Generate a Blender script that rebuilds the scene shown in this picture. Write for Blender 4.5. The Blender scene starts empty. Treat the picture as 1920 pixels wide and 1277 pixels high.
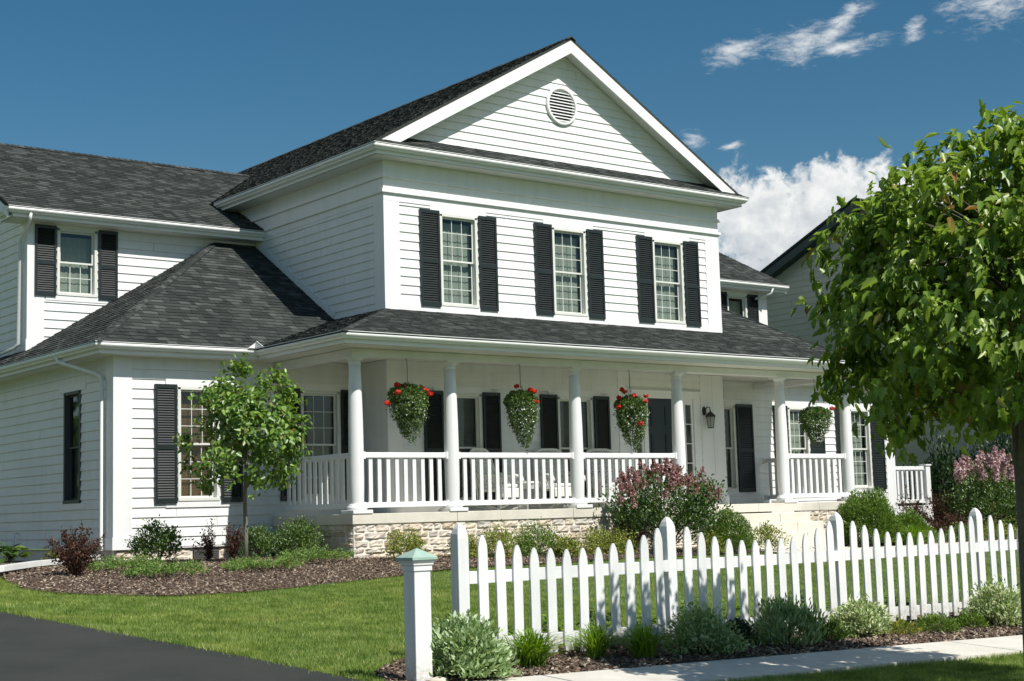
import bpy, bmesh, math, random
import numpy as np
from mathutils import Vector, Matrix
random.seed(7); rng = np.random.default_rng(7)
SC = bpy.context.scene
COL = SC.collection
R = math.radians

# ------------------------------------------------------------------ camera
CAM = Vector((-15.664, -23.754, -0.034)); FPX = 2838.0
yaw, pitch, roll = R(38.176), R(6.557), R(-1.63)
fw = Vector((math.sin(yaw)*math.cos(pitch), math.cos(yaw)*math.cos(pitch), math.sin(pitch)))
rt0 = Vector((math.cos(yaw), -math.sin(yaw), 0)); up0 = rt0.cross(fw)
rt = rt0*math.cos(roll) + up0*math.sin(roll); up = up0*math.cos(roll) - rt0*math.sin(roll)
cd = bpy.data.cameras.new('camera'); cam = bpy.data.objects.new('camera', cd); COL.objects.link(cam)
cam.matrix_world = Matrix(((rt.x, up.x, -fw.x, CAM.x), (rt.y, up.y, -fw.y, CAM.y), (rt.z, up.z, -fw.z, CAM.z), (0, 0, 0, 1)))
cd.sensor_width = 36; cd.lens = FPX/1920*36; cd.clip_start = 0.1; cd.clip_end = 5000
SC.camera = cam
SC.view_settings.view_transform = 'Standard'; SC.view_settings.look = 'None'
SC.view_settings.exposure = 0.22; SC.view_settings.gamma = 1.0

# ------------------------------------------------------------------ sun and sky
SUNV = Vector((0.14, -1.0, 1.22)).normalized()          # towards the sun
sl = bpy.data.lights.new('sun', 'SUN'); so = bpy.data.objects.new('sun', sl); COL.objects.link(so)
sl.energy = 5.0; sl.angle = R(0.5); sl.color = (1.0, 0.965, 0.90)
so.rotation_euler = SUNV.to_track_quat('Z', 'Y').to_euler()
W = bpy.data.worlds.new('World'); SC.world = W; W.use_nodes = True

class NT:
    """small node-tree builder"""
    def __init__(s, tree): s.t = tree; tree.nodes.clear()
    def n(s, kind, ins=None, **props):
        nd = s.t.nodes.new(kind)
        for k, v in props.items(): setattr(nd, k, v)
        for k, v in (ins or {}).items():
            sock = nd.inputs[k]
            if isinstance(v, bpy.types.NodeSocket): s.t.links.new(v, sock)
            elif isinstance(v, bpy.types.Node): s.t.links.new(v.outputs[0], sock)
            else: sock.default_value = v
        return nd
    def m(s, op, a, b=0.0, c=0.0, clamp=False):
        nd = s.n('ShaderNodeMath', {0: a, 1: b, 2: c}, operation=op); nd.use_clamp = clamp
        return nd.outputs[0]
    def ramp(s, fac, stops):
        nd = s.n('ShaderNodeValToRGB', {0: fac}); cr = nd.color_ramp
        while len(cr.elements) < len(stops): cr.elements.new(0.5)
        for e, (p, c) in zip(cr.elements, stops): e.position = p; e.color = (*c, 1)
        return nd.outputs[0]
    def mix(s, fac, a, b, mode='MIX'):
        nd = s.n('ShaderNodeMix', data_type='RGBA', blend_type=mode)
        for i, v in ((0, fac), (6, a), (7, b)):
            if isinstance(v, bpy.types.NodeSocket): s.t.links.new(v, nd.inputs[i])
            else: nd.inputs[i].default_value = v if i == 0 else ((*v, 1) if len(v) == 3 else v)
        return nd.outputs[2]

w = NT(W.node_tree)
sky = w.n('ShaderNodeTexSky', sky_type='NISHITA')
sky.sun_disc = False; sky.sun_elevation = math.asin(SUNV.z)
sky.sun_rotation = math.atan2(SUNV.x, SUNV.y); sky.air_density = 1.0; sky.dust_density = 0.3; sky.ozone_density = 1.5; sky.altitude = 200
tc = w.n('ShaderNodeTexCoord'); sep = w.n('ShaderNodeSeparateXYZ', {0: tc.outputs['Generated']})
az = w.m('MULTIPLY', w.m('ARCTAN2', sep.outputs[0], sep.outputs[1]), 57.2958)
el = w.m('MULTIPLY', w.m('ARCSINE', sep.outputs[2]), 57.2958)
def blob(a, e, ra, re, tilt=0.0):
    """soft elliptical cloud cell around compass direction a, elevation e (degrees)"""
    da = w.m('SUBTRACT', az, a); de = w.m('SUBTRACT', el, e)
    c, s_ = math.cos(R(tilt)), math.sin(R(tilt))
    u = w.m('ADD', w.m('MULTIPLY', da, c/ra), w.m('MULTIPLY', de, s_/ra))
    v = w.m('SUBTRACT', w.m('MULTIPLY', de, c/re), w.m('MULTIPLY', da, s_/re))
    return w.m('SUBTRACT', 1.0, w.m('SQRT', w.m('ADD', w.m('MULTIPLY', u, u), w.m('MULTIPLY', v, v))))
def union(bs):
    r = bs[0]
    for b in bs[1:]: r = w.m('MAXIMUM', r, b)
    return r
vec = w.n('ShaderNodeCombineXYZ', {0: az, 1: el, 2: 0.0}).outputs[0]
nz1 = w.n('ShaderNodeTexNoise', {'Vector': vec, 'Scale': 0.75, 'Detail': 10.0, 'Roughness': 0.62, 'Distortion': 0.25})
nz2 = w.n('ShaderNodeTexNoise', {'Vector': vec, 'Scale': 2.0, 'Detail': 9.0, 'Roughness': 0.6, 'Distortion': 0.4})
nz3 = w.n('ShaderNodeTexNoise', {'Vector': w.n('ShaderNodeMapping', {'Vector': vec, 'Rotation': (0, 0, R(-32)), 'Scale': (0.55, 1.5, 1)}), 'Scale': 1.9, 'Detail': 12.0, 'Roughness': 0.70, 'Distortion': 0.35})
cum = union([blob(47.6, 10.6, 2.6, 2.3), blob(50.6, 10.9, 3.2, 2.0), blob(53.5, 10.4, 4.0, 2.4), blob(48.0, 8.3, 3.4, 1.5), blob(60, 9.0, 6, 3), blob(31, 3.0, 9, 2.4), blob(18, 3.4, 7, 2.2), blob(-50, 24, 50, 13), blob(140, 30, 40, 16)])  # last two banks are unseen, added to brighten the fill on shaded walls
wisp = union([blob(47.2, 16.95, 1.5, 0.55, 12), blob(49.6, 17.0, 1.4, 0.75, 15), blob(51.0, 17.5, 2.1, 0.45, 38), blob(51.2, 16.75, 1.7, 0.40, 8), blob(53.75, 17.1, 0.7, 0.35, 45), blob(57.0, 18.2, 2.3, 1.3, 15), blob(45.4, 13.85, 0.55, 0.35), blob(46.8, 13.5, 0.5, 0.2, 15)])
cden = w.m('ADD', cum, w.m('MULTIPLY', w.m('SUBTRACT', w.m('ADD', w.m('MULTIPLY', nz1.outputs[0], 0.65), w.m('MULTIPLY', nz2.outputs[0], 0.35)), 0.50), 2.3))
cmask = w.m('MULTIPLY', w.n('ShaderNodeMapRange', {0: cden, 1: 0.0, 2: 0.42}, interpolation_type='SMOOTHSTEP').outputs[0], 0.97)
wden = w.m('ADD', wisp, w.m('MULTIPLY', w.m('SUBTRACT', nz3.outputs[0], 0.49), 3.0))
wmask = w.m('MULTIPLY', w.n('ShaderNodeMapRange', {0: wden, 1: -0.05, 2: 1.5}, interpolation_type='SMOOTHSTEP').outputs[0], 0.80)
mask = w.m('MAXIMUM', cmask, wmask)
nz4 = w.n('ShaderNodeTexNoise', {'Vector': vec, 'Scale': 1.1, 'Detail': 8.0, 'Roughness': 0.55})
tone = w.m('ADD', w.m('MULTIPLY', w.m('SUBTRACT', nz4.outputs[0], 0.5), 2.2), w.m('MULTIPLY', w.m('SUBTRACT', el, 9.6), 0.16))
ccol = w.ramp(w.m('ADD', tone, 0.5, clamp=True), [(0.0, (7.2, 7.9, 8.5)), (0.55, (9.6, 10.0, 10.3)), (1.0, (12.6, 12.7, 12.5))])
skyc = w.n('ShaderNodeHueSaturation', {'Color': sky.outputs[0], 'Hue': 0.487, 'Saturation': 1.34, 'Value': 0.96}).outputs[0]
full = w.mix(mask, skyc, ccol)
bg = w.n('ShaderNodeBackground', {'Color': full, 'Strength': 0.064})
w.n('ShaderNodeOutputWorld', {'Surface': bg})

# ------------------------------------------------------------------ materials
def mat(name): 
    m = bpy.data.materials.new(name); m.use_nodes = True; return m, NT(m.node_tree)
def finish(t, bsdf): t.n('ShaderNodeOutputMaterial', {'Surface': bsdf})
def coords(t): return t.n('ShaderNodeTexCoord').outputs['Object']
def simple(name, col, rough=0.5, var=0.06, scale=3.0, bump=0.0, bscale=40.0, spec=0.5, metal=0.0):
    m, t = mat(name); c = coords(t)
    nz = t.n('ShaderNodeTexNoise', {'Vector': c, 'Scale': scale, 'Detail': 6.0, 'Roughness': 0.6})
    lo = tuple(x*(1-var) for x in col); hi = tuple(min(1, x*(1+var)) for x in col)
    base = t.ramp(nz.outputs[0], [(0.3, lo), (0.7, hi)])
    ins = {'Base Color': base, 'Roughness': rough, 'Specular IOR Level': spec, 'Metallic': metal}
    if bump:
        b = t.n('ShaderNodeTexNoise', {'Vector': c, 'Scale': bscale, 'Detail': 4.0})
        ins['Normal'] = t.n('ShaderNodeBump', {'Height': b.outputs[0], 'Strength': bump, 'Distance': 0.01}).outputs[0]
    finish(t, t.n('ShaderNodeBsdfPrincipled', ins).outputs[0]); return m
def island(name, stops, rough=0.6, nscale=12.0, namp=0.25, bump=0.0, bscale=60.0, trans=0.0, spec=0.4, tint=None):
    """colour varies from piece to piece (random per mesh island) and a little inside each"""
    m, t = mat(name); c = coords(t)
    g = t.n('ShaderNodeNewGeometry'); nz = t.n('ShaderNodeTexNoise', {'Vector': c, 'Scale': nscale, 'Detail': 5.0, 'Roughness': 0.6})
    f = t.m('ADD', g.outputs['Random Per Island'], t.m('MULTIPLY', t.m('SUBTRACT', nz.outputs[0], 0.5), namp*2), clamp=True)
    base = t.ramp(f, stops)
    if tint and len(tint) > 2:
        n5 = t.n('ShaderNodeTexNoise', {'Vector': c, 'Scale': tint[3], 'Detail': 4.0}); base = t.mix(t.ramp(n5.outputs[0], [(0.45, (0, 0, 0)), (0.72, (1, 1, 1))]), base, t.mix(1.0, base, tint[2], 'MULTIPLY'))
    if tint:
        n2 = t.n('ShaderNodeTexNoise', {'Vector': c, 'Scale': tint[1], 'Detail': 3.0})
        base = t.mix(t.ramp(n2.outputs[0], [(0.38, (0, 0, 0)), (0.62, (1, 1, 1))]), base, t.mix(1.0, base, tint[0], 'MULTIPLY'))
    ins = {'Base Color': base, 'Roughness': rough, 'Specular IOR Level': spec}
    if bump:
        b = t.n('ShaderNodeTexNoise', {'Vector': c, 'Scale': bscale, 'Detail': 5.0, 'Roughness': 0.65})
        ins['Normal'] = t.n('ShaderNodeBump', {'Height': b.outputs[0], 'Strength': bump, 'Distance': 0.02}).outputs[0]
    p = t.n('ShaderNodeBsdfPrincipled', ins).outputs[0]
    if trans:
        tr = t.n('ShaderNodeBsdfTranslucent', {'Color': t.mix(1.0, base, (1.3, 1.3, 0.7), 'MULTIPLY')})
        p = t.n('ShaderNodeMixShader', {0: trans, 1: p, 2: tr.outputs[0]}).outputs[0]
    finish(t, p); return m

M = {}
def paint_mat(name, col, rough, dirt, splash=False):
    m, t = mat(name); c = coords(t)
    n1 = t.n('ShaderNodeTexNoise', {'Vector': c, 'Scale': 1.3, 'Detail': 7.0, 'Roughness': 0.65})
    n2 = t.n('ShaderNodeTexNoise', {'Vector': t.n('ShaderNodeMapping', {'Vector': c, 'Scale': (6, 6, 0.8)}), 'Scale': 1.0, 'Detail': 5.0})
    f = t.m('MULTIPLY', n1.outputs[0], n2.outputs[0])
    base = t.ramp(f, [(0.10, tuple(x*(1-dirt) for x in col)), (0.30, col)])
    if splash:   # soil splashed up the lowest hand's breadth of the wood, and a few worn flecks
        z = t.n('ShaderNodeSeparateXYZ', {0: c}).outputs[2]; sn = t.n('ShaderNodeTexNoise', {'Vector': c, 'Scale': 26.0, 'Detail': 6.0, 'Roughness': 0.7}).outputs[0]
        k = t.m('MULTIPLY', t.n('ShaderNodeMapRange', {0: z, 1: 0.0, 2: 0.26, 3: 1.0, 4: 0.0}).outputs[0], t.n('ShaderNodeMapRange', {0: sn, 1: 0.38, 2: 0.62}).outputs[0], clamp=True)
        base = t.mix(t.m('MULTIPLY', k, 0.75), base, (0.30, 0.25, 0.18))
        fl = t.n('ShaderNodeTexNoise', {'Vector': t.n('ShaderNodeMapping', {'Vector': c, 'Scale': (30, 30, 5)}), 'Scale': 1.0, 'Detail': 8.0, 'Roughness': 0.75}).outputs[0]
        base = t.mix(t.n('ShaderNodeMapRange', {0: fl, 1: 0.66, 2: 0.72, 3: 0.0, 4: 0.55}).outputs[0], base, (0.40, 0.37, 0.31))
    b = t.n('ShaderNodeTexNoise', {'Vector': t.n('ShaderNodeMapping', {'Vector': c, 'Scale': (1.2, 1.2, 9)}), 'Scale': 14.0, 'Detail': 6.0})
    nb = t.n('ShaderNodeBump', {'Height': b.outputs[0], 'Strength': 0.10, 'Distance': 0.01})
    finish(t, t.n('ShaderNodeBsdfPrincipled', {'Base Color': base, 'Roughness': rough, 'Normal': nb.outputs[0], 'Specular IOR Level': 0.35}).outputs[0]); return m
M['siding'] = paint_mat('white painted clapboard', (0.745, 0.755, 0.745), 0.6, 0.09)
M['trim'] = paint_mat('white trim paint', (0.77, 0.775, 0.77), 0.5, 0.07)
M['gutter'] = simple('white aluminium gutter', (0.78, 0.79, 0.77), 0.28, 0.05, 2.0)
M['soffit'] = simple('white soffit panel', (0.72, 0.73, 0.69), 0.6, 0.05, 1.5)
M['fence'] = paint_mat('white fence paint', (0.765, 0.775, 0.77), 0.5, 0.20, True)
M['shutter'] = simple('charcoal shutter', (0.011, 0.017, 0.0175), 0.38, 0.12, 5)
M['bronze'] = simple('dark bronze screen frame', (0.06, 0.065, 0.06), 0.5)
M['door'] = simple('navy door', (0.012, 0.018, 0.026), 0.3, 0.1, 3)
M['sash'] = simple('off-white sash', (0.66, 0.67, 0.62), 0.4, 0.04)
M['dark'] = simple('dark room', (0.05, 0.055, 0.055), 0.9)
M['sheer'] = simple('sheer curtain', (0.32, 0.375, 0.335), 0.85, 0.08, 6)
M['blind_tan'] = simple('tan woven blind', (0.24, 0.15, 0.08), 0.8, 0.18, 9)
M['blind_grey'] = simple('grey blind', (0.16, 0.18, 0.17), 0.8, 0.12, 6)
M['iron'] = simple('black lantern metal', (0.014, 0.014, 0.013), 0.45)
M['hook'] = simple('brown steel hook', (0.08, 0.06, 0.03), 0.5)
M['wicker'] = simple('white wicker', (0.72, 0.72, 0.68), 0.55, 0.08, 30, 0.3, 160)
M['copper'] = simple('pale green post cap', (0.33, 0.46, 0.39), 0.5, 0.14, 10)
M['concrete'] = simple('light concrete', (0.60, 0.57, 0.50), 0.85, 0.12, 2.2, 0.25, 90)
M['slab'] = simple('limestone ledge', (0.62, 0.585, 0.50), 0.8, 0.10, 3.0, 0.25, 35)
M['mortar'] = simple('pale mortar', (0.70, 0.66, 0.58), 0.9, 0.08, 20, 0.3, 80)
M['stone'] = island('rock faced limestone', [(0.0, (0.50, 0.41, 0.31)), (0.25, (0.68, 0.59, 0.46)), (0.5, (0.62, 0.575, 0.50)), (0.75, (0.70, 0.60, 0.50)), (1.0, (0.50, 0.465, 0.42))], 0.85, 7, 0.35, 0.9, 26)
M['shingle'] = island('asphalt shingle', [(0.0, (0.026, 0.030, 0.028)), (0.35, (0.037, 0.042, 0.040)), (0.7, (0.053, 0.060, 0.056)), (1.0, (0.098, 0.104, 0.098))], 0.9, 2.2, 0.16, 0.7, 260, spec=0.25)
M['asphalt'] = None
M['bark'] = simple('grey brown bark', (0.11, 0.095, 0.075), 0.85, 0.25, 14, 0.8, 60)
M['bark_y'] = simple('young green grey bark', (0.16, 0.155, 0.115), 0.8, 0.25, 14, 0.5, 60)
M['twig'] = simple('brown twig', (0.10, 0.07, 0.045), 0.85)
M['maple'] = island('maple leaf', [(0.0, (0.095, 0.170, 0.015)), (0.45, (0.180, 0.290, 0.032)), (0.85, (0.31, 0.44, 0.065)), (0.965, (0.26, 0.33, 0.06)), (1.0, (0.30, 0.17, 0.06))], 0.38, 1.5, 0.12, trans=0.40, spec=0.6)
M['pear'] = island('young tree leaf', [(0.0, (0.060, 0.130, 0.016)), (0.5, (0.130, 0.240, 0.034)), (0.9, (0.24, 0.37, 0.07)), (1.0, (0.26, 0.24, 0.08))], 0.38, 3, 0.15, trans=0.32, spec=0.6)
M['green'] = island('shrub leaf', [(0.0, (0.036, 0.082, 0.016)), (0.5, (0.080, 0.155, 0.032)), (1.0, (0.19, 0.28, 0.07))], 0.4, 5, 0.2, trans=0.25, spec=0.55)
M['darkgreen'] = island('evergreen leaf', [(0.0, (0.010, 0.028, 0.010)), (0.6, (0.026, 0.060, 0.018)), (1.0, (0.06, 0.11, 0.03))], 0.5, 4, 0.2, trans=0.15)
M['yew'] = island('bright evergreen sprig', [(0.0, (0.050, 0.110, 0.014)), (0.5, (0.115, 0.205, 0.028)), (1.0, (0.24, 0.34, 0.06))], 0.5, 5, 0.2, trans=0.25)
M['spirea'] = island('gold green leaf', [(0.0, (0.085, 0.145, 0.022)), (0.5, (0.20, 0.265, 0.040)), (0.85, (0.40, 0.42, 0.075)), (1.0, (0.42, 0.26, 0.08))], 0.5, 5, 0.2, trans=0.28)
M['juniper'] = island('juniper sprig', [(0.0, (0.075, 0.150, 0.030)), (0.55, (0.160, 0.270, 0.055)), (0.94, (0.26, 0.38, 0.10)), (1.0, (0.32, 0.20, 0.08))], 0.6, 3, 0.2, trans=0.2)
M['barberry'] = island('dark red leaf', [(0.0, (0.030, 0.012, 0.009)), (0.5, (0.075, 0.028, 0.018)), (0.85, (0.135, 0.055, 0.035)), (1.0, (0.19, 0.14, 0.08))], 0.6, 5, 0.2, trans=0.25)
M['lilacleaf'] = island('lilac leaf', [(0.0, (0.022, 0.055, 0.012)), (0.5, (0.050, 0.110, 0.020)), (1.0, (0.13, 0.21, 0.045))], 0.5, 5, 0.2, trans=0.25, spec=0.55)
M['lilacflower'] = island('mauve lilac floret', [(0.0, (0.17, 0.060, 0.065)), (0.5, (0.32, 0.150, 0.150)), (1.0, (0.52, 0.33, 0.33))], 0.7, 6, 0.2, trans=0.25)
M['lilacpink'] = island('pink lilac floret', [(0.0, (0.25, 0.12, 0.16)), (0.5, (0.44, 0.28, 0.31)), (1.0, (0.66, 0.50, 0.51))], 0.7, 6, 0.2, trans=0.25)
M['blade'] = island('daylily blade', [(0.0, (0.075, 0.165, 0.010)), (0.5, (0.16, 0.29, 0.022)), (1.0, (0.29, 0.43, 0.045))], 0.4, 3, 0.2, trans=0.32, spec=0.5)
M['sage'] = island('grey green leaf', [(0.0, (0.15, 0.24, 0.08)), (0.5, (0.28, 0.40, 0.17)), (1.0, (0.52, 0.62, 0.38))], 0.6, 8, 0.2, trans=0.25)
M['varieg'] = island('cream edged leaf', [(0.0, (0.12, 0.20, 0.06)), (0.4, (0.30, 0.40, 0.16)), (0.75, (0.56, 0.62, 0.38)), (1.0, (0.74, 0.76, 0.56))], 0.55, 8, 0.2, trans=0.28)
M['basketleaf'] = island('geranium leaf', [(0.0, (0.040, 0.085, 0.020)), (0.5, (0.085, 0.15, 0.035)), (1.0, (0.19, 0.27, 0.08))], 0.5, 9, 0.2, trans=0.25)
M['whiteflower'] = simple('white floret', (0.78, 0.78, 0.72), 0.6)
M['redflower'] = island('red geranium petal', [(0.0, (0.45, 0.010, 0.006)), (1.0, (0.80, 0.050, 0.022))], 0.55, 20, 0.2, trans=0.2)
M['grass'] = island('lawn blade', [(0.0, (0.135, 0.215, 0.032)), (0.45, (0.235, 0.335, 0.064)), (0.85, (0.350, 0.445, 0.125)), (1.0, (0.48, 0.46, 0.24))], 0.5, 6.0, 0.40, trans=0.30, spec=0.3, tint=((0.50, 0.62, 0.42), 3.2, (1.30, 1.12, 1.15), 0.8))
M['chips'] = island('bark mulch chip', [(0.0, (0.050, 0.032, 0.022)), (0.5, (0.12, 0.080, 0.055)), (0.85, (0.23, 0.175, 0.125)), (1.0, (0.50, 0.42, 0.33))], 0.9, 20, 0.15)
M['mulch'] = simple('bark mulch', (0.075, 0.050, 0.036), 0.95, 0.5, 22, 1.0, 45)
M['soil'] = simple('grass roots', (0.075, 0.120, 0.025), 0.95, 0.35, 1.2, 0.6, 60)
M['beige'] = simple('beige vinyl siding', (0.60, 0.57, 0.45), 0.6, 0.05, 2)
M['greentrim'] = simple('dark green fascia', (0.004, 0.030, 0.022), 0.4, 0.1)
M['plastic'] = simple('white drain pipe', (0.80, 0.80, 0.78), 0.3)
M['rock'] = simple('pale garden rock', (0.52, 0.47, 0.38), 0.85, 0.15, 8, 0.6, 30)
M['cloth'] = simple('white cushion', (0.72, 0.73, 0.70), 0.9)

m, t = mat('black asphalt drive'); c = coords(t)
n1 = t.n('ShaderNodeTexNoise', {'Vector': c, 'Scale': 1.1, 'Detail': 5.0}); n2 = t.n('ShaderNodeTexNoise', {'Vector': c, 'Scale': 220.0, 'Detail': 2.0})
vo = t.n('ShaderNodeTexVoronoi', {'Vector': c, 'Scale': 24.0}); spk = t.ramp(vo.outputs['Distance'], [(0.06, (1, 1, 1)), (0.13, (0, 0, 0))])
b0 = t.mix(0.5, t.ramp(n1.outputs[0], [(0.3, (0.023, 0.026, 0.023)), (0.7, (0.031, 0.035, 0.030))]), t.ramp(n2.outputs[0], [(0.35, (0.017, 0.019, 0.017)), (0.75, (0.040, 0.043, 0.038))]))
b0 = t.mix(t.m('MULTIPLY', spk, 0.5), b0, (0.20, 0.19, 0.17))
n3_ = t.n('ShaderNodeTexNoise', {'Vector': c, 'Scale': 0.55, 'Detail': 9.0, 'Roughness': 0.7}); b0 = t.mix(t.ramp(n3_.outputs[0], [(0.38, (0, 0, 0)), (0.70, (0.6, 0.6, 0.6))]), b0, (0.052, 0.053, 0.047))
vc = t.n('ShaderNodeTexVoronoi', {'Vector': t.n('ShaderNodeMapping', {'Vector': c, 'Scale': (0.35, 0.22, 1)}), 'Scale': 1.0, 'Randomness': 1.0}, feature='DISTANCE_TO_EDGE'); 
finish(t, t.n('ShaderNodeBsdfPrincipled', {'Base Color': b0, 'Roughness': 0.85, 'Specular IOR Level': 0.3, 'Normal': t.n('ShaderNodeBump', {'Height': n2.outputs[0], 'Strength': 0.5, 'Distance': 0.006}).outputs[0]}).outputs[0]); M['asphalt'] = m
m, t = mat('window glass')
fr = t.m('POWER', t.n('ShaderNodeLayerWeight', {'Blend': 0.5}).outputs['Facing'], 4.0)
tr = t.n('ShaderNodeBsdfTransparent', {'Color': (0.72, 0.74, 0.70, 1)}); gl = t.n('ShaderNodeBsdfGlossy', {'Roughness': 0.02, 'Color': (0.95, 0.97, 1, 1)})
finish(t, t.n('ShaderNodeMixShader', {0: t.m('ADD', t.m('MULTIPLY', fr, 0.94), 0.05, clamp=True), 1: tr.outputs[0], 2: gl.outputs[0]}).outputs[0]); M['glass'] = m

# ------------------------------------------------------------------ mesh helpers
ORI = {}
def tag(o, label=None, cat=None, group=None, kind=None):
    if label: o['label'] = label
    if cat: o['category'] = cat
    if group: o['group'] = group
    if kind: o['kind'] = kind
    return o
def empty(name, loc, label=None, cat=None, group=None):
    o = bpy.data.objects.new(name, None); COL.objects.link(o); o.location = loc; o.empty_display_size = 0.2
    ORI[o.name] = Vector(loc); return tag(o, label, cat, group)
def link(name, me, m, parent, smooth=False):
    o = bpy.data.objects.new(name, me); COL.objects.link(o)
    if m: me.materials.append(m)
    if parent: o.parent = parent
    ORI[o.name] = ORI.get(parent.name, Vector((0, 0, 0))) if parent else Vector((0, 0, 0))
    if smooth: me.polygons.foreach_set('use_smooth', [True]*len(me.polygons))
    return o
class MB:
    def __init__(s): s.v = []; s.f = []
    def add(s, vs, fs):
        b = len(s.v); s.v += [tuple(p) for p in vs]; s.f += [tuple(i+b for i in f) for f in fs]
    def hexa(s, p): s.add(p, [(0, 3, 2, 1), (4, 5, 6, 7), (0, 1, 5, 4), (1, 2, 6, 5), (2, 3, 7, 6), (3, 0, 4, 7)])
    def box(s, x0, x1, y0, y1, z0, z1):
        s.hexa([(x0, y0, z0), (x1, y0, z0), (x1, y1, z0), (x0, y1, z0), (x0, y0, z1), (x1, y0, z1), (x1, y1, z1), (x0, y1, z1)])
    def wbox(s, F, u0, u1, d0, d1, z0, z1):
        s.hexa([F(u0, d1, z0), F(u1, d1, z0), F(u1, d0, z0), F(u0, d0, z0), F(u0, d1, z1), F(u1, d1, z1), F(u1, d0, z1), F(u0, d0, z1)])
    def prism(s, poly, off):
        """polygon poly extruded by the vector off"""
        n = len(poly); off = Vector(off); a = [Vector(p) for p in poly]; b = [p+off for p in a]
        s.add(a+b, [tuple(range(n)), tuple(range(2*n-1, n-1, -1))]+[(i, i+n, (i+1) % n+n, (i+1) % n) for i in range(n)])
    def tube(s, pts, r, n=8, cap=True):
        pts = [Vector(p) for p in pts]; rs = r if isinstance(r, (list, tuple)) else [r]*len(pts)
        vs = []; prev = None
        for i, p in enumerate(pts):
            d = (pts[min(i+1, len(pts)-1)]-pts[max(i-1, 0)]).normalized()
            if prev is None: a = d.orthogonal().normalized()
            else:
                a = prev-d*prev.dot(d)
                a = a.normalized() if a.length > 1e-5 else d.orthogonal().normalized()
            prev = a; b = d.cross(a)
            for k in range(n):
                t_ = 2*math.pi*k/n; vs.append(p+(a*math.cos(t_)+b*math.sin(t_))*rs[i])
        fs = [(i*n+k, i*n+(k+1) % n, (i+1)*n+(k+1) % n, (i+1)*n+k) for i in range(len(pts)-1) for k in range(n)]
        if cap: fs += [tuple(range(n-1, -1, -1)), tuple((len(pts)-1)*n+k for k in range(n))]
        s.add(vs, fs)
    def lathe(s, prof, c, n=24):
        vs = [(c[0]+r*math.cos(2*math.pi*k/n), c[1]+r*math.sin(2*math.pi*k/n), c[2]+z) for r, z in prof for k in range(n)]
        fs = [(i*n+k, i*n+(k+1) % n, (i+1)*n+(k+1) % n, (i+1)*n+k) for i in range(len(prof)-1) for k in range(n)]
        fs += [tuple(range(n-1, -1, -1)), tuple((len(prof)-1)*n+k for k in range(n))]
        s.add(vs, fs)
    def build(s, name, m, parent=None, smooth=False, bevel=0.0, recalc=True, world=True):
        o0 = ORI.get(parent.name, Vector((0, 0, 0))) if (parent and world) else Vector((0, 0, 0))
        me = bpy.data.meshes.new(name)
        me.from_pydata([(x-o0.x, y-o0.y, z-o0.z) for x, y, z in s.v], [], s.f); me.update()
        if recalc:
            bm = bmesh.new(); bm.from_mesh(me); bmesh.ops.recalc_face_normals(bm, faces=bm.faces); bm.to_mesh(me); bm.free()
        o = link(name, me, m, parent, smooth)
        if bevel:
            md = o.modifiers.new('bevel', 'BEVEL'); md.width = bevel; md.segments = 2; md.limit_method = 'ANGLE'; md.angle_limit = R(40)
        return o
def front(Y): return lambda u, d, z: (u, Y-d, z)       # wall facing the street
def left(X): return lambda u, d, z: (X-d, u, z)        # wall facing left, u runs into the depth
def right(X): return lambda u, d, z: (X+d, u, z)
def back(Y): return lambda u, d, z: (u, Y+d, z)

def gz(x, y):
    return -0.67-0.012*(min(max(x, -10), 10)+4)-0.06*min(max(-1.8-y, 0), 14)
def gzn(x, y):
    return -0.67-0.012*(np.clip(x, -10, 10)+4)-0.06*np.clip(-1.8-y, 0, 14)

# ------------------------------------------------------------------ ground
def grid(name, xs, y0f, y1f, ny, m, lift, kind='structure', label=None, warp=0.0):
    vs = []; fs = []
    for i, x in enumerate(xs):
        a, b = y0f(x), y1f(x)
        for j in range(ny+1):
            y = a+(b-a)*j/ny; vs.append((x, y, gz(x, y)+lift+(random.uniform(-warp, warp) if 0 < j < ny else 0)))
    n = ny+1
    for i in range(len(xs)-1):
        for j in range(ny): fs.append((i*n+j, (i+1)*n+j, (i+1)*n+j+1, i*n+j+1))
    me = bpy.data.meshes.new(name); me.from_pydata(vs, [], fs); me.update()
    o = link(name, me, m, None, True); tag(o, label, None, None, kind); return o
def interp(pts):
    xs = [p[0] for p in pts]; ys = [p[1] for p in pts]
    return lambda x: float(np.interp(x, xs, ys))
# big sheet: fine near the house, then out to the horizon
gx = [-1500, -400, -120, -40, -20, -10, -4, 2, 6, 10, 20, 40, 120, 400, 1500]
gy = [-1500, -400, -120, -40, -24, -15.8, -12, -8, -5, -1.8, 2, 10, 40, 120, 400, 1500]
vs = [(x, y, gz(x, y)-0.03) for x in gx for y in gy]; ny_ = len(gy)
me = bpy.data.meshes.new('ground'); me.from_pydata(vs, [], [(i*ny_+j, (i+1)*ny_+j, (i+1)*ny_+j+1, i*ny_+j+1) for i in range(len(gx)-1) for j in range(ny_-1)]); me.update()
tag(link('ground', me, M['soil'], None), kind='structure')
lin = lambda a, b, n: [a+(b-a)*i/n for i in range(n+1)]
drive_edge = interp([(-40, -8.9), (-24, -8.9), (-15, -9.02), (-13.4, -9.06), (-12.4, -9.14), (-11.4, -9.22), (-10.3, -9.36), (-8.7, -9.54), (-7, -9.76), (-4, -10.2), (0, -10.5), (12, -10.8)])
vs = []; ys_ = lin(-40, 12, 104)
for y in ys_:
    for j in range(7):
        x = -17+(drive_edge(y)+17)*j/6; vs.append((x, y, gz(x, y)-0.012))
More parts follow.
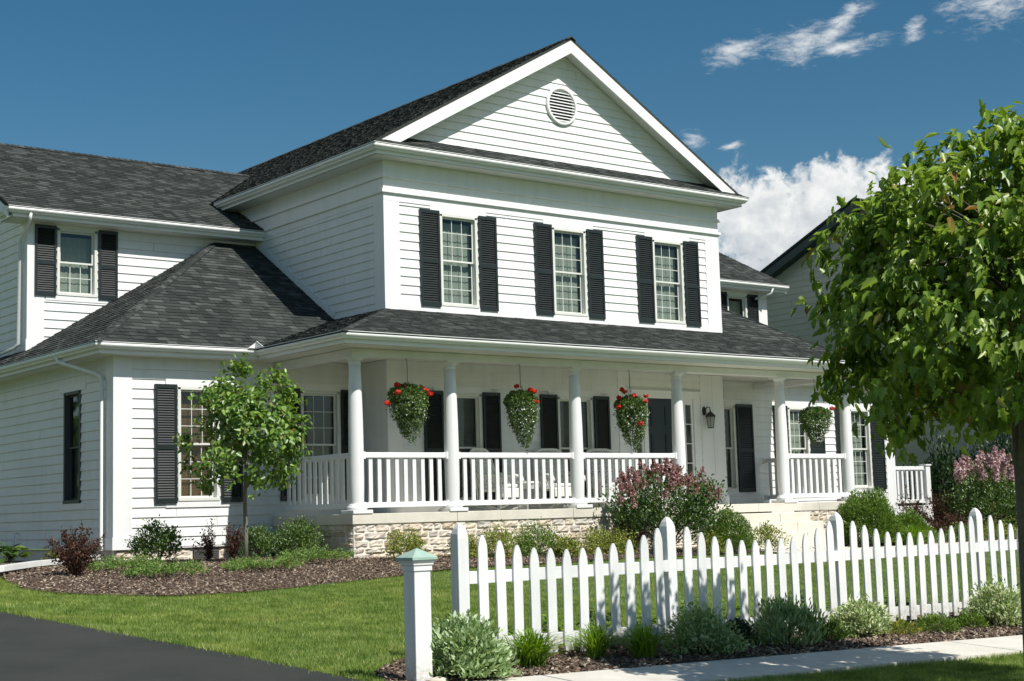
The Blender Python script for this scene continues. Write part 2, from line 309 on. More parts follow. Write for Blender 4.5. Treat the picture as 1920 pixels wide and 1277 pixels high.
me = bpy.data.meshes.new('driveway'); me.from_pydata(vs, [], [(i*7+j, i*7+j+1, (i+1)*7+j+1, (i+1)*7+j) for i in range(104) for j in range(6)]); me.update()
tag(link('driveway', me, M['asphalt'], None, True), kind='structure')
walk_far = lambda x: -13.93-0.058*(x+8.26) if x < 4 else -14.64
walk_near = lambda x: walk_far(x)-0.84
mb = MB()
x = -9.0
while x < 40:
    x1 = x+1.25
    a = [(x+.010, walk_near(x)), (x1-.010, walk_near(x1)), (x1-.010, walk_far(x1)), (x+.010, walk_far(x))]
    mb.prism([(p, q, gz(p, q)+0.012) for p, q in a], (0, 0, -0.10)); x = x1
tag(mb.build('sidewalk', M['concrete']), kind='structure')
bed_front = interp([(-8.62, -4.75), (-8.5, -5.3), (-8.25, -5.72), (-7.96, -6.0), (-7.5, -6.30), (-6.8, -6.40), (-6.2, -6.28), (-5.5, -6.04), (-4.7, -5.7), (-3.9, -5.4), (-3, -4.95), (-2.3, -4.55), (-1.3, -4.15), (1.2, -3.9), (2.6, -3.65), (4.6, -3.5), (6, -3.45), (40, -3.3)])
bed_back = interp([(-8.62, -4.6), (-8.45, -3.6), (-8.2, -2.6), (-7.9, -0.5), (-7.6, 9), (-5.0, 9), (-4.99, 1.0), (40, 1.0)])
grid('mulch_bed', lin(-8.62, 6, 90)+lin(6.4, 26, 30), bed_front, bed_back, 14, M['mulch'], 0.0, warp=0.012)
fb_back = interp([(-9.0, -13.55), (-8.8, -13.1), (-8.2, -12.55), (-7.4, -12.3), (-6, -11.75), (-2, -11.7), (20, -11.7)])
fb_front = lambda x: walk_far(x)+0.004 if x > -8.8 else -13.9
grid('fence_bed', lin(-9.0, 14, 100), fb_front, fb_back, 8, M['mulch'], 0.004, warp=0.012)
mb = MB()
mb.prism([(6.4, -4.6, gz(6.4, -4.6)+.02), (26, -4.4, gz(26, -4.4)+.02), (26, -3.45, gz(26, -3.45)+.02), (9.2, -3.45, gz(9.2, -3.45)+.02), (9.2, -2.7, gz(9.2, -2.7)+.02), (6.4, -2.7, gz(6.4, -2.7)+.02)], (0, 0, -.12))
tag(mb.build('garden_path', M['concrete']), kind='structure')

def in_bed(x, y):
    fr_ = np.interp(x, [-8.62, -8.5, -8.25, -7.96, -7.5, -6.8, -6.2, -5.5, -4.7, -3.9, -3, -2.3, -1.3, 1.2, 2.6, 4.6, 6, 40], [-4.75, -5.3, -5.72, -6.0, -6.30, -6.40, -6.28, -6.04, -5.7, -5.4, -4.95, -4.55, -4.15, -3.9, -3.65, -3.5, -3.45, -3.3])
    bk_ = np.interp(x, [-8.62, -8.45, -8.2, -7.9, -7.6], [-4.6, -3.6, -2.6, -0.5, 9])
    a = (x > -8.62) & (y > fr_) & (y < bk_)
    fb = np.interp(x, [-9.0, -8.8, -8.2, -7.4, -6, -2, 20], [-13.55, -13.1, -12.55, -12.3, -11.75, -11.7, -11.7])
    wf = np.where(x < 4, -13.93-0.058*(x+8.26), -14.64)
    b = (x > -9.0) & (y > wf) & (y < fb)
    c_ = (x > -9.0) & (y <= wf+.01) & (y >= wf-0.86)
    de = np.interp(y, [-40, -24, -15, -13.4, -12.4, -11.4, -10.3, -8.7, -7, -4, 0, 12], [-8.9, -8.9, -9.02, -9.06, -9.14, -9.22, -9.36, -9.54, -9.76, -10.2, -10.5, -10.8])
    d_ = x < de+0.0
    e_ = (x > 6.4) & (y > -4.6)
    return a, b, c_, d_, e_
def np_mesh(name, V, F, m, parent=None, smooth=False):
    """V (n,3) float array, F (k,c) int array"""
    me = bpy.data.meshes.new(name); c = F.shape[1]
    me.vertices.add(len(V)); me.vertices.foreach_set('co', V.astype(np.float32).ravel())
    me.loops.add(F.size); me.loops.foreach_set('vertex_index', F.astype(np.int32).ravel())
    me.polygons.add(len(F)); me.polygons.foreach_set('loop_start', np.arange(0, F.size, c, dtype=np.int32))
    me.update(calc_edges=True)
    return link(name, me, m, parent, smooth)

# lawn blades: uncountable, one object
def blades(P, h, wd, lean):
    n = len(P); a = rng.uniform(0, 2*np.pi, n); b = rng.uniform(0, 2*np.pi, n)
    side = np.stack([np.cos(a), np.sin(a), np.zeros(n)], 1)*wd[:, None]/2
    ln = np.stack([np.cos(b), np.sin(b), np.zeros(n)], 1)*(h*lean)[:, None]
    V = np.empty((n, 3, 3)); V[:, 0] = P-side; V[:, 1] = P+side; V[:, 2] = P+ln+np.array([0, 0, 1.0])*h[:, None]
    return V.reshape(-1, 3)
def lawn_points(n, x0, x1, y0, y1):
    x = rng.uniform(x0, x1, n); y = rng.uniform(y0, y1, n)
    jx = x+rng.normal(0, .055, n); jy = y+rng.normal(0, .055, n)
    a, b, c_, d_, e_ = in_bed(jx, jy); _, _, _, dd, _ = in_bed(x, y)
    k = ~(a | b | c_ | (d_ & dd) | e_)
    x, y = x[k], y[k]; return np.stack([x, y, gzn(x, y)-0.026], 1)
A = [lawn_points(430000, -10.6, -3.0, -13.9, -3.0), lawn_points(120000, -3.0, 9.0, -11.9, -3.2), lawn_points(60000, -10.9, -8.0, -4.2, 6.0), lawn_points(150000, -9.0, -0.5, -16.9, -14.7), lawn_points(25000, 3, 18, -12, -3.3), lawn_points(30000, -0.5, 8, -16.9, -14.9)]
P = np.concatenate(A); n = len(P)
pat = 0.5+0.5*np.sin(P[:, 0]*5.1+np.sin(P[:, 1]*1.3)*1.5)*np.sin(P[:, 1]*3.4+P[:, 0]*1.1)
h = rng.uniform(0.028, 0.050, n)*(0.80+0.35*pat)
de_ = np.interp(P[:, 1], [-24, -15, -13.4, -12.4, -11.4, -10.3, -8.7, -7, -4, 0], [-8.9, -9.02, -9.06, -9.14, -9.22, -9.36, -9.54, -9.76, -10.2, -10.5])
h = h*(1+0.6*np.exp(-np.abs(P[:, 0]-de_)/0.10))
V = blades(P, h, rng.uniform(0.004, 0.008, n), rng.uniform(0.1, 0.9, n))
tag(np_mesh('lawn', V, np.arange(n*3).reshape(-1, 3), M['grass']), kind='stuff')

def chips(name, P, s0, s1):
    n = len(P); a = rng.uniform(0, np.pi*2, n); L = rng.uniform(s0, s1, n); Wd = L*rng.uniform(.22, .5, n)
    tl = rng.normal(0, .35, (n, 2))
    u = np.stack([np.cos(a), np.sin(a), tl[:, 0]], 1)*L[:, None]/2; v = np.stack([-np.sin(a), np.cos(a), tl[:, 1]], 1)*Wd[:, None]/2
    z = np.array([0, 0, 1.0])
    q = np.stack([P-u-v*.6, P+u*.8-v, P+u+v*.5, P-u*.7+v], 1)
    lo = q.copy(); lo[:, :, 2] -= 0.008
    V = np.concatenate([q, lo], 1).reshape(-1, 3); b = (np.arange(n)*8)[:, None, None]
    F = (np.array([[0, 1, 2, 3], [0, 4, 5, 1], [1, 5, 6, 2], [2, 6, 7, 3], [3, 7, 4, 0]])[None]+b).reshape(-1, 4)
    return tag(np_mesh(name, V, F, M['chips']), kind='stuff')
def bedpts(n, x0, x1, y0, y1, which):
    x = rng.uniform(x0, x1, n); y = rng.uniform(y0, y1, n); r = in_bed(x, y)[which]; x, y = x[r], y[r]
    keep = ~((x > -5.05) & (y > 0.9)) if which == 0 else np.ones(len(x), bool)
    keep &= ~((x > -1.95) & (y > -1.8)) if which == 0 else True
    x, y = x[keep], y[keep]
    return np.stack([x, y, gzn(x, y)+rng.uniform(0.004, 0.028, len(x))], 1)
chips('mulch_chips', np.concatenate([bedpts(42000, -8.7, 3, -6.5, 3, 0), bedpts(10000, 3, 18, -4, 0, 0)]), .02, .07)
chips('mulch_chips', bedpts(34000, -9, 3, -14.7, -11.5, 1), .02, .075)

# ------------------------------------------------------------------ the house
house = empty('house', (4.5, 0, -0.7), 'white clapboard two-storey house with dark shutters, grey shingle roofs and a columned front porch', 'house')

def siding(mb, F, zlo, zhi, uL, uR, holes=(), e=0.172, z0=None):
    fl = uL if callable(uL) else (lambda z: uL); fr_ = uR if callable(uR) else (lambda z: uR)
    z = zlo if z0 is None else z0
    while z < zhi-1e-4:
        zt = min(z+e, zhi); zb = max(z, zlo)
        cuts = sorted({zb, zt}|{c for hl in holes for c in (hl[2], hl[3]) if zb < c < zt})
        D = lambda q: 0.025-0.021*(q-z)/e
        ju = fl(zb)+random.uniform(.8, 3.6); joints = []
        while ju < fr_(zb)-.3: joints.append((ju, ju+.005, zb-1, zt+1)); ju += random.choice([1.83, 3.66, 3.66, 2.44])
        for a, b in zip(cuts, cuts[1:]):
            mid = (a+b)/2; segs = [(fl, fr_)]
            hs = sorted([hl for hl in holes if hl[2] < mid < hl[3]]); hs = sorted(hs+[q_ for q_ in joints if not any(h_[0]-.3 < q_[0] < h_[1]+.3 for h_ in hs)])
            lefts = [fl]+[(lambda q, v=hl[1]: v) for hl in hs]; rights = [(lambda q, v=hl[0]: v) for hl in hs]+[fr_]
            for L_, R_ in zip(lefts, rights):
                if R_(mid)-L_(mid) < 0.004: continue
                u0a, u1a, u0b, u1b = L_(a), R_(a), L_(b), R_(b)
                if u1b < u0b: u0b = u1b = (u0b+u1b)/2
                mb.add([F(u0a, D(a), a), F(u1a, D(a), a), F(u1b, D(b), b), F(u0b, D(b), b)], [(0, 1, 2, 3)])
                if abs(a-z) < 1e-6:
                    mb.add([F(u0a, 0.0, a), F(u1a, 0.0, a), F(u1a, D(a), a), F(u0a, D(a), a)], [(0, 1, 2, 3)])
        z += e

def window(F, u0, u1, z0, z1, cols=3, rows=3, shade='sheer', head=True, grids=(True, True), sm='sash'):
    """double-hung sash window in an opening of the wall"""
    mb = MB(); fw_ = 0.045
    for a, b, c_, d_ in ((u0-.012, u0+fw_, z0, z1), (u1-fw_, u1+.012, z0, z1)): mb.wbox(F, a, b, -.10, .035, c_, d_)
    mb.wbox(F, u0-.012, u1+.012, -.10, .035, z1-fw_, z1+.012); mb.wbox(F, u0-.012, u1+.012, -.10, .045, z0-.012, z0+fw_)
    wn = mb.build('window', M[sm], house, bevel=.004)
    if head:
        for nm_, a_, b_ in (('head_casing', z1+.013, z1+.15), ('apron', z0-.12, z0-.013)):
            tb = MB(); tb.wbox(F, u0-.24, u1+.24, .0, .031, a_, b_); tb.build(nm_, M['trim'], wn)
    a, b = u0+fw_, u1-fw_; zm = (z0+z1)/2
    for k, (c_, d_, dd) in enumerate(((zm-.02, z1-fw_, -.035), (z0+fw_, zm+.02, -.075))):
        s_ = MB(); t_ = .034
        s_.wbox(F, a, a+t_, dd-.028, dd, c_, d_); s_.wbox(F, b-t_, b, dd-.028, dd, c_, d_)
        s_.wbox(F, a+t_, b-t_, dd-.026, dd-.002, d_-t_, d_); s_.wbox(F, a+t_, b-t_, dd-.026, dd-.002, c_, c_+t_)
        if grids[k]:
            for i in range(1, cols):
                u = a+t_+(b-a-2*t_)*i/cols; s_.wbox(F, u-.0062, u+.0062, dd-.020, dd-.008, c_+t_, d_-t_)
            for j in range(1, rows):
                z = c_+t_+(d_-c_-2*t_)*j/rows; s_.wbox(F, a+t_, b-t_, dd-.0185, dd-.0095, z-.0062, z+.0062)
        s_.build('sash', M[sm], wn)
        g = MB(); g.add([F(a+.01, dd-.014, c_+.01), F(b-.01, dd-.014, c_+.01), F(b-.01, dd-.014, d_-.01), F(a+.01, dd-.014, d_-.01)], [(0, 1, 2, 3)])
        g.build('pane', M['glass'], wn, recalc=False)
    # room behind the glass, and what hangs in the window
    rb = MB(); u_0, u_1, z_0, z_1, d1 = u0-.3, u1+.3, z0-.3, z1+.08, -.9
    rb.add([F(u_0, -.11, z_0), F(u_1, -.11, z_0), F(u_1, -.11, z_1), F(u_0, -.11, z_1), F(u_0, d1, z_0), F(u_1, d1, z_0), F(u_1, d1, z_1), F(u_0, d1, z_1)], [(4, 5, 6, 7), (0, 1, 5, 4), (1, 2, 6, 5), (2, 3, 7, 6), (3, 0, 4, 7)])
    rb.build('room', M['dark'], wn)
    cb = MB()
    if shade == 'sheer':
        n_ = 60; ph = random.uniform(0, 6)
        for i in range(n_):
            ua = a+(b-a)*i/n_; ub = a+(b-a)*(i+1)/n_
            da = -.17-.005*math.sin(ua*60+ph)-.003*math.sin(ua*23); db = -.17-.005*math.sin(ub*60+ph)-.003*math.sin(ub*23)
            cb.add([F(ua, da, z0), F(ub, db, z0), F(ub, db, z1-.13), F(ua, da, z1-.13)], [(0, 1, 2, 3)])
        cb.build('curtain', M['sheer'], wn, recalc=False)
    else:
        top = z1; bot = z0+.02; z = bot
        while z < top:
            cb.add([F(a, -.165, z), F(b, -.165, z), F(b, -.150, min(z+.042, top)), F(a, -.150, min(z+.042, top))], [(0, 1, 2, 3)]); z += .05
        cb.wbox(F, a, b, -.20, -.185, bot, top)
        cb.build('blind', M[shade], wn, recalc=False)
    return wn
def shutter(F, u0, u1, z0, z1, louvre=True, m='shutter'):
    mb = MB(); st = .045; rl = .07; zm = z0+(z1-z0)*.47
    mb.wbox(F, u0, u0+st, .024, .066, z0, z1); mb.wbox(F, u1-st, u1, .024, .066, z0, z1)
    for a, b in ((z0, z0+rl*1.2), (z1-rl, z1), (zm-rl*.6, zm+rl*.6)): mb.wbox(F, u0+st, u1-st, .026, .064, a, b)
    mb.wbox(F, u0+st, u1-st, .024, .034, z0+.02, z1-.02)
    if louvre:
        for a, b in ((z0+rl*1.2, zm-rl*.6), (zm+rl*.6, z1-rl)):
            k = int((b-a)/.043)
            for i in range(k):
                z = a+(b-a)*(i+.5)/k; h_ = (b-a)/k
                P0 = [F(u0+st, .060, z-h_*.42), F(u1-st, .060, z-h_*.42), F(u1-st, .038, z+h_*.42), F(u0+st, .038, z+h_*.42)]
                P1 = [F(u0+st, .053, z-h_*.48), F(u1-st, .053, z-h_*.48), F(u1-st, .036, z+h_*.30), F(u0+st, .036, z+h_*.30)]
                mb.add(P0+P1, [(0, 1, 2, 3), (0, 4, 5, 1)])
    return mb.build('shutter', M[m], house, recalc=False)

FM, FW, FU = front(0.0), front(0.945), front(5.07)
LM, LW = left(0.0), left(-5.0)
wall = MB()
def tw(F, *a, name='trim_board'):
    b = MB(); b.wbox(F, *a); return b.build(name, M['trim'], house, bevel=.005)
# windows of the main block, upper floor
for i in range(3):
    c_ = 1.732+2.845*i; u0, u1 = c_-.441, c_+.441
    window(FM, u0, u1, 4.045, 5.85)
    shutter(FM, u0-.50, u0-.04, 4.0, 5.90); shutter(FM, u1+.04, u1+.48, 4.0, 5.90)
upper_holes = [(1.732+2.845*i-.441, 1.732+2.845*i+.441, 4.045, 5.85) for i in range(3)]
siding(wall, FM, 4.04, 5.98, .33, 8.60, upper_holes)
tw(FM, -.03, 9.03, 0, .034, 3.78, 4.037); tw(FM, -.03, .33, 0, .030, 4.037, 5.985); tw(FM, 8.60, 9.03, 0, .030, 4.037, 5.985)
tw(FM, -.03, 9.03, 0, .032, 5.985, 6.135)
tw(FM, -.085, 9.085, 0, .080, 6.135, 6.195); tw(FM, -.045, 9.045, .0, .045, 6.10, 6.135)
tw(FM, -.03, 9.03, 0, .028, 6.195, 6.43, name='frieze'); tw(FM, -.075, 9.075, 0, .075, 6.43, 6.455); tw(FM, -.055, 9.055, 0, .055, 6.455, 6.50)
tw(FM, -.03, 9.03, 0, .030, 6.50, 6.80)
# left side of the main block
siding(wall, LM, 3.0, 6.0, .33, 7.0, (), z0=4.04-.172*7)
tw(LM, 0, .33, 0, .026, 3.86, 6.135); tw(LM, 0, 6.3, 0, .024, 6.0, 6.43)
tw(LM, 0, 7, 0, .065, 6.135, 6.175); tw(LM, 0, 7, 0, .066, 6.43, 6.455); tw(LM, 0, 7, 0, .05, 6.455, 6.5); tw(LM, 0, 7, 0, .025, 6.50, 6.80)
# flashing boards running up the roof-wall joint
for (ya, za, yb_, zb_) in ((1.86, 3.92, 5.0, 5.86),):
    d = Vector((0, yb_-ya, zb_-za)).normalized(); nn = Vector((0, -d.z, d.y))
    p0 = Vector((-.03, ya, za)); p1 = Vector((-.03, yb_, zb_))
    b_ = MB(); b_.prism([p0, p1, p1+nn*.14, p0+nn*.14], (.03, 0, 0)); b_.build('flashing_board', M['trim'], house)
# ground floor of the main block, inside the porch
gh = [(1.28, 2.17, .24, 2.33), (4.14, 5.06, .24, 2.33), (6.12, 8.20, .05, 2.50)]
siding(wall, FM, .20, 2.93, .30, 8.25, gh)
for hl in gh[:2]:
    window(FM, *hl, shade='blind_grey', grids=(False, False)); 
for u0, u1 in ((.80, 1.24), (2.21, 2.63), (3.66, 4.10), (5.10, 5.52)): shutter(FM, u0, u1, .20, 2.37)
tw(FM, 0, 9, 0, .026, .05, .20); tw(FM, -.02, .30, 0, .026, .2, 2.93); tw(LM, 0, .93, 0, .024, .05, 2.93)
tw(FM, 5.80, 5.94, 0, .030, .2, 2.93)
tw(FM, 8.25, 8.61, 0, .030, .05, 2.93); tw(FM, 8.615, 8.97, 0, .032, .05, 2.93); tw(FM, 8.22, 9.0, 0, .05, .05, .26)
# front wall of the left wing
wh = [(-3.812, -3.031, .376, 2.379), (-1.319, -.498, .376, 2.379)]
siding(wall, FW, -.42, 2.93, -4.68, 0, wh)
window(FW, *wh[0], shade='blind_tan'); window(FW, *wh[1], shade='blind_grey', grids=(True, True))
for u0, u1 in ((-4.27, -3.85), (-2.99, -2.57), (-1.78, -1.36), (-.46, -.05)): shutter(FW, u0, u1, .33, 2.42)
tw(FW, -5.03, -4.68, 0, .030, -.24, 2.93); tw(FW, -5.045, -4.665, 0, .042, -.45, -.24); tw(FW, -4.665, -1.94, 0, .016, -.45, -.42)
tw(FW, -1.93, 0, 0, .03, .05, .17)
# left side wall of the wing (both storeys)
sh = [(2.37, 3.12, .40, 2.40)]
siding(wall, LW, -.42, 2.93, 1.24, 12, sh, z0=-.42)
siding(wall, LW, 3.2, 6.0, 5.33, 12, (), z0=-.42+.172*21)
window(LW, *sh[0], shade='blind_grey', grids=(False, False), sm='bronze')
tw(LW, .945, 1.24, 0, .026, -.24, 2.93); tw(LW, .93, 1.25, 0, .038, -.45, -.24)
tw(LW, 5.07, 5.33, 0, .026, 3.2, 6.0)
# upper left front wall
uh = [(-4.412, -3.607, 4.54, 5.875)]
siding(wall, FU, 3.3, 5.98, -4.68, 0, uh, z0=4.04-.172*5)
window(FU, *uh[0], grids=(False, True), cols=3, rows=2)
shutter(FU, -4.88, -4.45, 4.5, 5.91); shutter(FU, -3.57, -3.17, 4.5, 5.91)
tw(FU, -5.03, -4.68, 0, .030, 3.62, 5.98); tw(FU, -5.05, -4.66, 0, .042, 3.3, 3.62)
# right wing
rh = [(9.55, 10.30, .376, 2.35), (12.17, 12.87, .376, 2.35), (14.45, 15.20, .376, 2.35)]
siding(wall, FW, -.42, 2.93, 9.0, 15.80, rh)
for i, hl in enumerate(rh): window(FW, *hl, shade='blind_grey' if i == 0 else 'sheer', grids=(i > 0, i > 0))
for u0, u1 in ((9.08, 9.50), (10.34, 10.88), (11.62, 12.10), (12.92, 13.42), (13.88, 14.38), (15.24, 15.72)): shutter(FW, u0, u1, .33, 2.39)
tw(FW, 15.80, 16.15, 0, .03, -.45, 2.93); tw(FW, 9.0, 11.4, 0, .03, .05, .2); tw(FW, 11.4, 15.8, 0, .03, -.45, .05)
urh = [(14.56, 15.31, 4.54, 5.82)]
siding(wall, FU, 3.3, 5.98, 9, 15.80, urh); window(FU, *urh[0], grids=(False, True), rows=2)
shutter(FU, 14.08, 14.52, 4.5, 5.88); shutter(FU, 15.36, 15.76, 4.5, 5.88)
tw(FU, 15.80, 16.15, 0, .03, 3.3, 5.98)
# walls away from the street
RW, RM = right(16.1), right(9.0)
siding(wall, RW, -.45, 2.93, .945, 12, ()); siding(wall, RW, 2.93, 6.0, 5.07, 12, ()); siding(wall, RM, 0, 6.8, 0, 14.5, ()); siding(wall, back(14.5), -.45, 6.9, 0, 9, ()); siding(wall, back(12.0), -.45, 6.0, -5, 0, ()); siding(wall, back(12.0), -.45, 6.0, 9, 16.1, ())
# gable
fz = lambda z: (z-7.20)/.575
ghole = [(4.18, 4.80, 8.17, 8.79)]
siding(wall, FM, 7.24, 9.76, fz, lambda z: 9-fz(z), ghole)
siding(wall, back(14.5), 6.9, 9.7, fz, lambda z: 9-fz(z))
# gable ends of the two wings
for F_, X in ((LW, -5), (RW, 16.1)):
    siding(wall, F_, 6.0, 8.4, lambda z: 4.9+(z-6.15)/.512, lambda z: 13.3-(z-6.15)/.512)
wall.build('wall', M['siding'], house, recalc=False)

# round louvred gable vent
vb = MB(); cx, cz_ = 4.49, 8.48; n = 40
ring = [(.36, .0), (.36, .050), (.405, .050), (.42, .036), (.42, .0)]
vs = [FM(cx+r*math.cos(2*math.pi*k/n), d+.02, cz_+r*math.sin(2*math.pi*k/n)) for r, d in ring for k in range(n)]
vb.add(vs, [(i*n+k, i*n+(k+1) % n, (i+1)*n+(k+1) % n, (i+1)*n+k) for i in range(len(ring)-1) for k in range(n)])
vent = vb.build('gable_vent', M['trim'], house, smooth=False)
sb = MB()
for i in range(10):
    z = cz_-.33+.66*(i+.3)/10; hw = math.sqrt(max(.36**2-(z-cz_)**2, .001))
    sb.hexa([FM(cx-hw, .055, z-.022), FM(cx+hw, .055, z-.022), FM(cx+hw, -.01, z+.022), FM(cx-hw, -.01, z+.022), FM(cx-hw, .055, z-.010), FM(cx+hw, .055, z-.010), FM(cx+hw, -.01, z+.034), FM(cx-hw, -.01, z+.034)])
sb.build('louvre', M['trim'], vent)
db = MB(); db.wbox(FM, cx-.36, cx+.36, -.12, -.10, cz_-.36, cz_+.36); db.build('vent_backing', M['iron'], vent)
rg = MB()   # siding infill ring behind the vent frame
vs = [FM(cx+q[0], .012, cz_+q[1]) for q in [(.34*math.cos(2*math.pi*k/n), .34*math.sin(2*math.pi*k/n)) for k in range(n)]+[(.41*math.cos(2*math.pi*k/n), 0.41*math.sin(2*math.pi*k/n)) for k in range(n)]]
rg.add(vs, [(k, (k+1) % n, (k+1) % n+n, k+n) for k in range(n)]); rg.build('vent_mount', M['trim'], vent, recalc=False)

# ---- roofs
def clip(poly, rect):
    """clip convex polygon 'rect' by convex ccw polygon 'poly' (2D)"""
    out = rect
    for i in range(len(poly)):
        a, b = poly[i], poly[(i+1) % len(poly)]; inp = out; out = []
        if not inp: return []
        ex, ey = b[0]-a[0], b[1]-a[1]
        sd = [ex*(p[1]-a[1])-ey*(p[0]-a[0]) for p in inp]
        for j in range(len(inp)):
            p, q, sp, sq = inp[j], inp[(j+1) % len(inp)], sd[j], sd[(j+1) % len(inp)]
            if sp >= -1e-9: out.append(p)
            if (sp > 1e-9 and sq < -1e-9) or (sp < -1e-9 and sq > 1e-9):
                t_ = sp/(sp-sq); out.append((p[0]+(q[0]-p[0])*t_, p[1]+(q[1]-p[1])*t_))
    return out
def roofplane(mb, pts, thick=.045, tabs=True, E=.142):
    """pts ccw seen from above, first edge = the eave"""
    pts = [Vector(p) for p in pts]; u = (pts[1]-pts[0]).normalized(); nrm = None
    for p in pts[2:]:
        c_ = u.cross(p-pts[0])
        if c_.length > .1: nrm = c_.normalized(); break
    if nrm.z < 0: nrm = -nrm
    v = nrm.cross(u); o = pts[0]
    if v.z < 0: v = -v
    poly = [((p-o).dot(u), (p-o).dot(v)) for p in pts]
    ar = sum(poly[i][0]*poly[(i+1) % len(poly)][1]-poly[(i+1) % len(poly)][0]*poly[i][1] for i in range(len(poly)))
    if ar < 0: poly = poly[::-1]
    mb.prism([o+u*p[0]+v*p[1] for p in poly], -nrm*thick)
    if not tabs: return
    u0 = min(p[0] for p in poly); u1 = max(p[0] for p in poly); v1 = max(p[1] for p in poly); v0 = min(p[1] for p in poly)
    y = v0-.02; row = 0
    while y < v1:
        x = u0-random.uniform(0, .3); thick_tab = random.random() < .5
        while x < u1:
            wd = random.uniform(.10, .24) if thick_tab else random.uniform(.14, .34)
            ya = y-(random.uniform(0, .012) if thick_tab else -.016)
            c_ = clip(poly, [(x, ya), (x+wd-.003, ya), (x+wd-.003, y+E), (x, y+E)])
            if len(c_) >= 3:
                h0 = (.013 if thick_tab else .008)+random.uniform(0, .002)
                top = [o+u*p[0]+v*p[1]+nrm*(.003+h0*(1-(p[1]-y)/E)) for p in c_]
                bot = [o+u*p[0]+v*p[1] for p in c_]; k = len(c_)
                mb.add(top+bot, [tuple(range(k))]+[(i, i+k, (i+1) % k+k, (i+1) % k) for i in range(k)])
            x += wd; thick_tab = not thick_tab if random.random() < .85 else thick_tab
        y += E; row += 1
def caps(mb, a, b, na, nb, wd=.13, step=.14):
    """overlapping cap shingles along a ridge or hip; na, nb point down the two slopes"""
    a, b = Vector(a), Vector(b); d = (b-a); L = d.length; d.normalize(); na = Vector(na).normalized(); nb = Vector(nb).normalized(); k = int(L/step)
    upv = -(na+nb).normalized()
    for i in range(k):
        p = a+d*(i*step); q = p+d*(step+.05); l0, l1 = .034, .016; j = random.uniform(-.006, .006)
        top = [p+upv*l0, q+upv*l1]; A_ = [p+na*(wd+j)+upv*l0*.6, q+na*(wd+j)+upv*l1*.6]; B_ = [p+nb*(wd+j)+upv*l0*.6, q+nb*(wd+j)+upv*l1*.6]
        mb.add([A_[0], top[0], B_[0], A_[1], top[1], B_[1], p+na*wd*.9, p, p+nb*wd*.9], [(0, 1, 4, 3), (1, 2, 5, 4), (0, 6, 7, 1), (1, 7, 8, 2)])
GZ = 3.08
r1 = MB()   # main roof with the skirt under the gable
roofplane(r1, [(-.546, 14.8, 6.96), (-.546, -.40, 6.96), (4.5, -.40, 9.861), (4.5, 14.8, 9.861)])
roofplane(r1, [(-.546, -.402, 6.96), (-.546, -.546, 6.96), (-.40, -.402, 7.044)])
roofplane(r1, [(9.546, -.40, 6.96), (9.546, 14.8, 6.96), (4.5, 14.8, 9.861), (4.5, -.40, 9.861)])
roofplane(r1, [(9.546, -.546, 6.96), (9.546, -.402, 6.96), (9.40, -.402, 7.044)])
roofplane(r1, [(-.546, -.546, 6.96), (9.546, -.546, 6.96), (9.0, 0, 7.274), (0, 0, 7.274)])
caps(r1, (4.5, -.43, 9.87), (4.5, 14.8, 9.87), (-1, 0, -.575), (1, 0, -.575), .15)
r1.build('roof', M['shingle'], house, recalc=False)
r2 = MB()   # porch roof
roofplane(r2, [(-2.5, -2.48, GZ), (11.7, -2.48, GZ), (9, 0, 3.9), (0, 0, 3.9)])
roofplane(r2, [(-2.5, .5, GZ), (-2.5, -2.48, GZ), (0, 0, 3.9), (0, 1.83, 3.9)])
roofplane(r2, [(11.7, -2.48, GZ), (11.7, .5, GZ), (9, 1.83, 3.9), (9, 0, 3.9)])
caps(r2, (-2.5, -2.48, GZ), (-.05, -.05, 3.88), (-1, .4, -.25), (.4, -1, -.25), .10)
caps(r2, (11.7, -2.48, GZ), (9.05, -.05, 3.88), (1, .4, -.25), (-.4, -1, -.25), .10)
r2.build('roof', M['shingle'], house, recalc=False)
r3 = MB()   # left wing lean-on roof with its hip
roofplane(r3, [(-5.53, .5, GZ), (-2.5, .5, GZ), (0, 1.83, 3.9), (0, 5.07, 5.9), (-.96, 5.07, 5.9)])
roofplane(r3, [(-5.53, 5.07, GZ), (-5.53, .5, GZ), (-.96, 5.07, 5.9)])
roofplane(r3, [(-5.53, 12, GZ), (-5.53, 5.07, GZ), (-4.98, 5.07, 3.42), (-4.98, 12, 3.42)])
caps(r3, (-5.50, .53, GZ+.01), (-1.0, 5.03, 5.89), (-1, .25, -.45), (.25, -1, -.45), .12)
r3.build('roof', M['shingle'], house, recalc=False)
r4 = MB()   # right wing, the same turned round
roofplane(r4, [(11.7, .5, GZ), (16.65, .5, GZ), (12.08, 5.07, 5.9), (9, 5.07, 5.9), (9, 1.83, 3.9)])
roofplane(r4, [(16.65, .5, GZ), (16.65, 5.07, GZ), (12.08, 5.07, 5.9)])
roofplane(r4, [(16.65, 5.07, GZ), (16.65, 12, GZ), (16.08, 12, 3.42), (16.08, 5.07, 3.42)], tabs=False)
caps(r4, (16.62, .53, GZ+.01), (12.1, 5.03, 5.89), (1, .25, -.45), (-.25, -1, -.45), .12)
r4.build('roof', M['shingle'], house, recalc=False)
r5 = MB()   # upper left roof
roofplane(r5, [(-5.58, 4.55, 6.14), (0, 4.55, 6.14), (0, 9.1, 8.47), (-5.58, 9.1, 8.47)])
roofplane(r5, [(0, 6.18, 6.975), (.02, 6.18, 6.975), (2.08, 9.1, 8.47), (0, 9.1, 8.47)])
roofplane(r5, [(2, 13.65, 6.14), (-5.58, 13.65, 6.14), (-5.58, 9.1, 8.47), (2, 9.1, 8.47)], tabs=False)
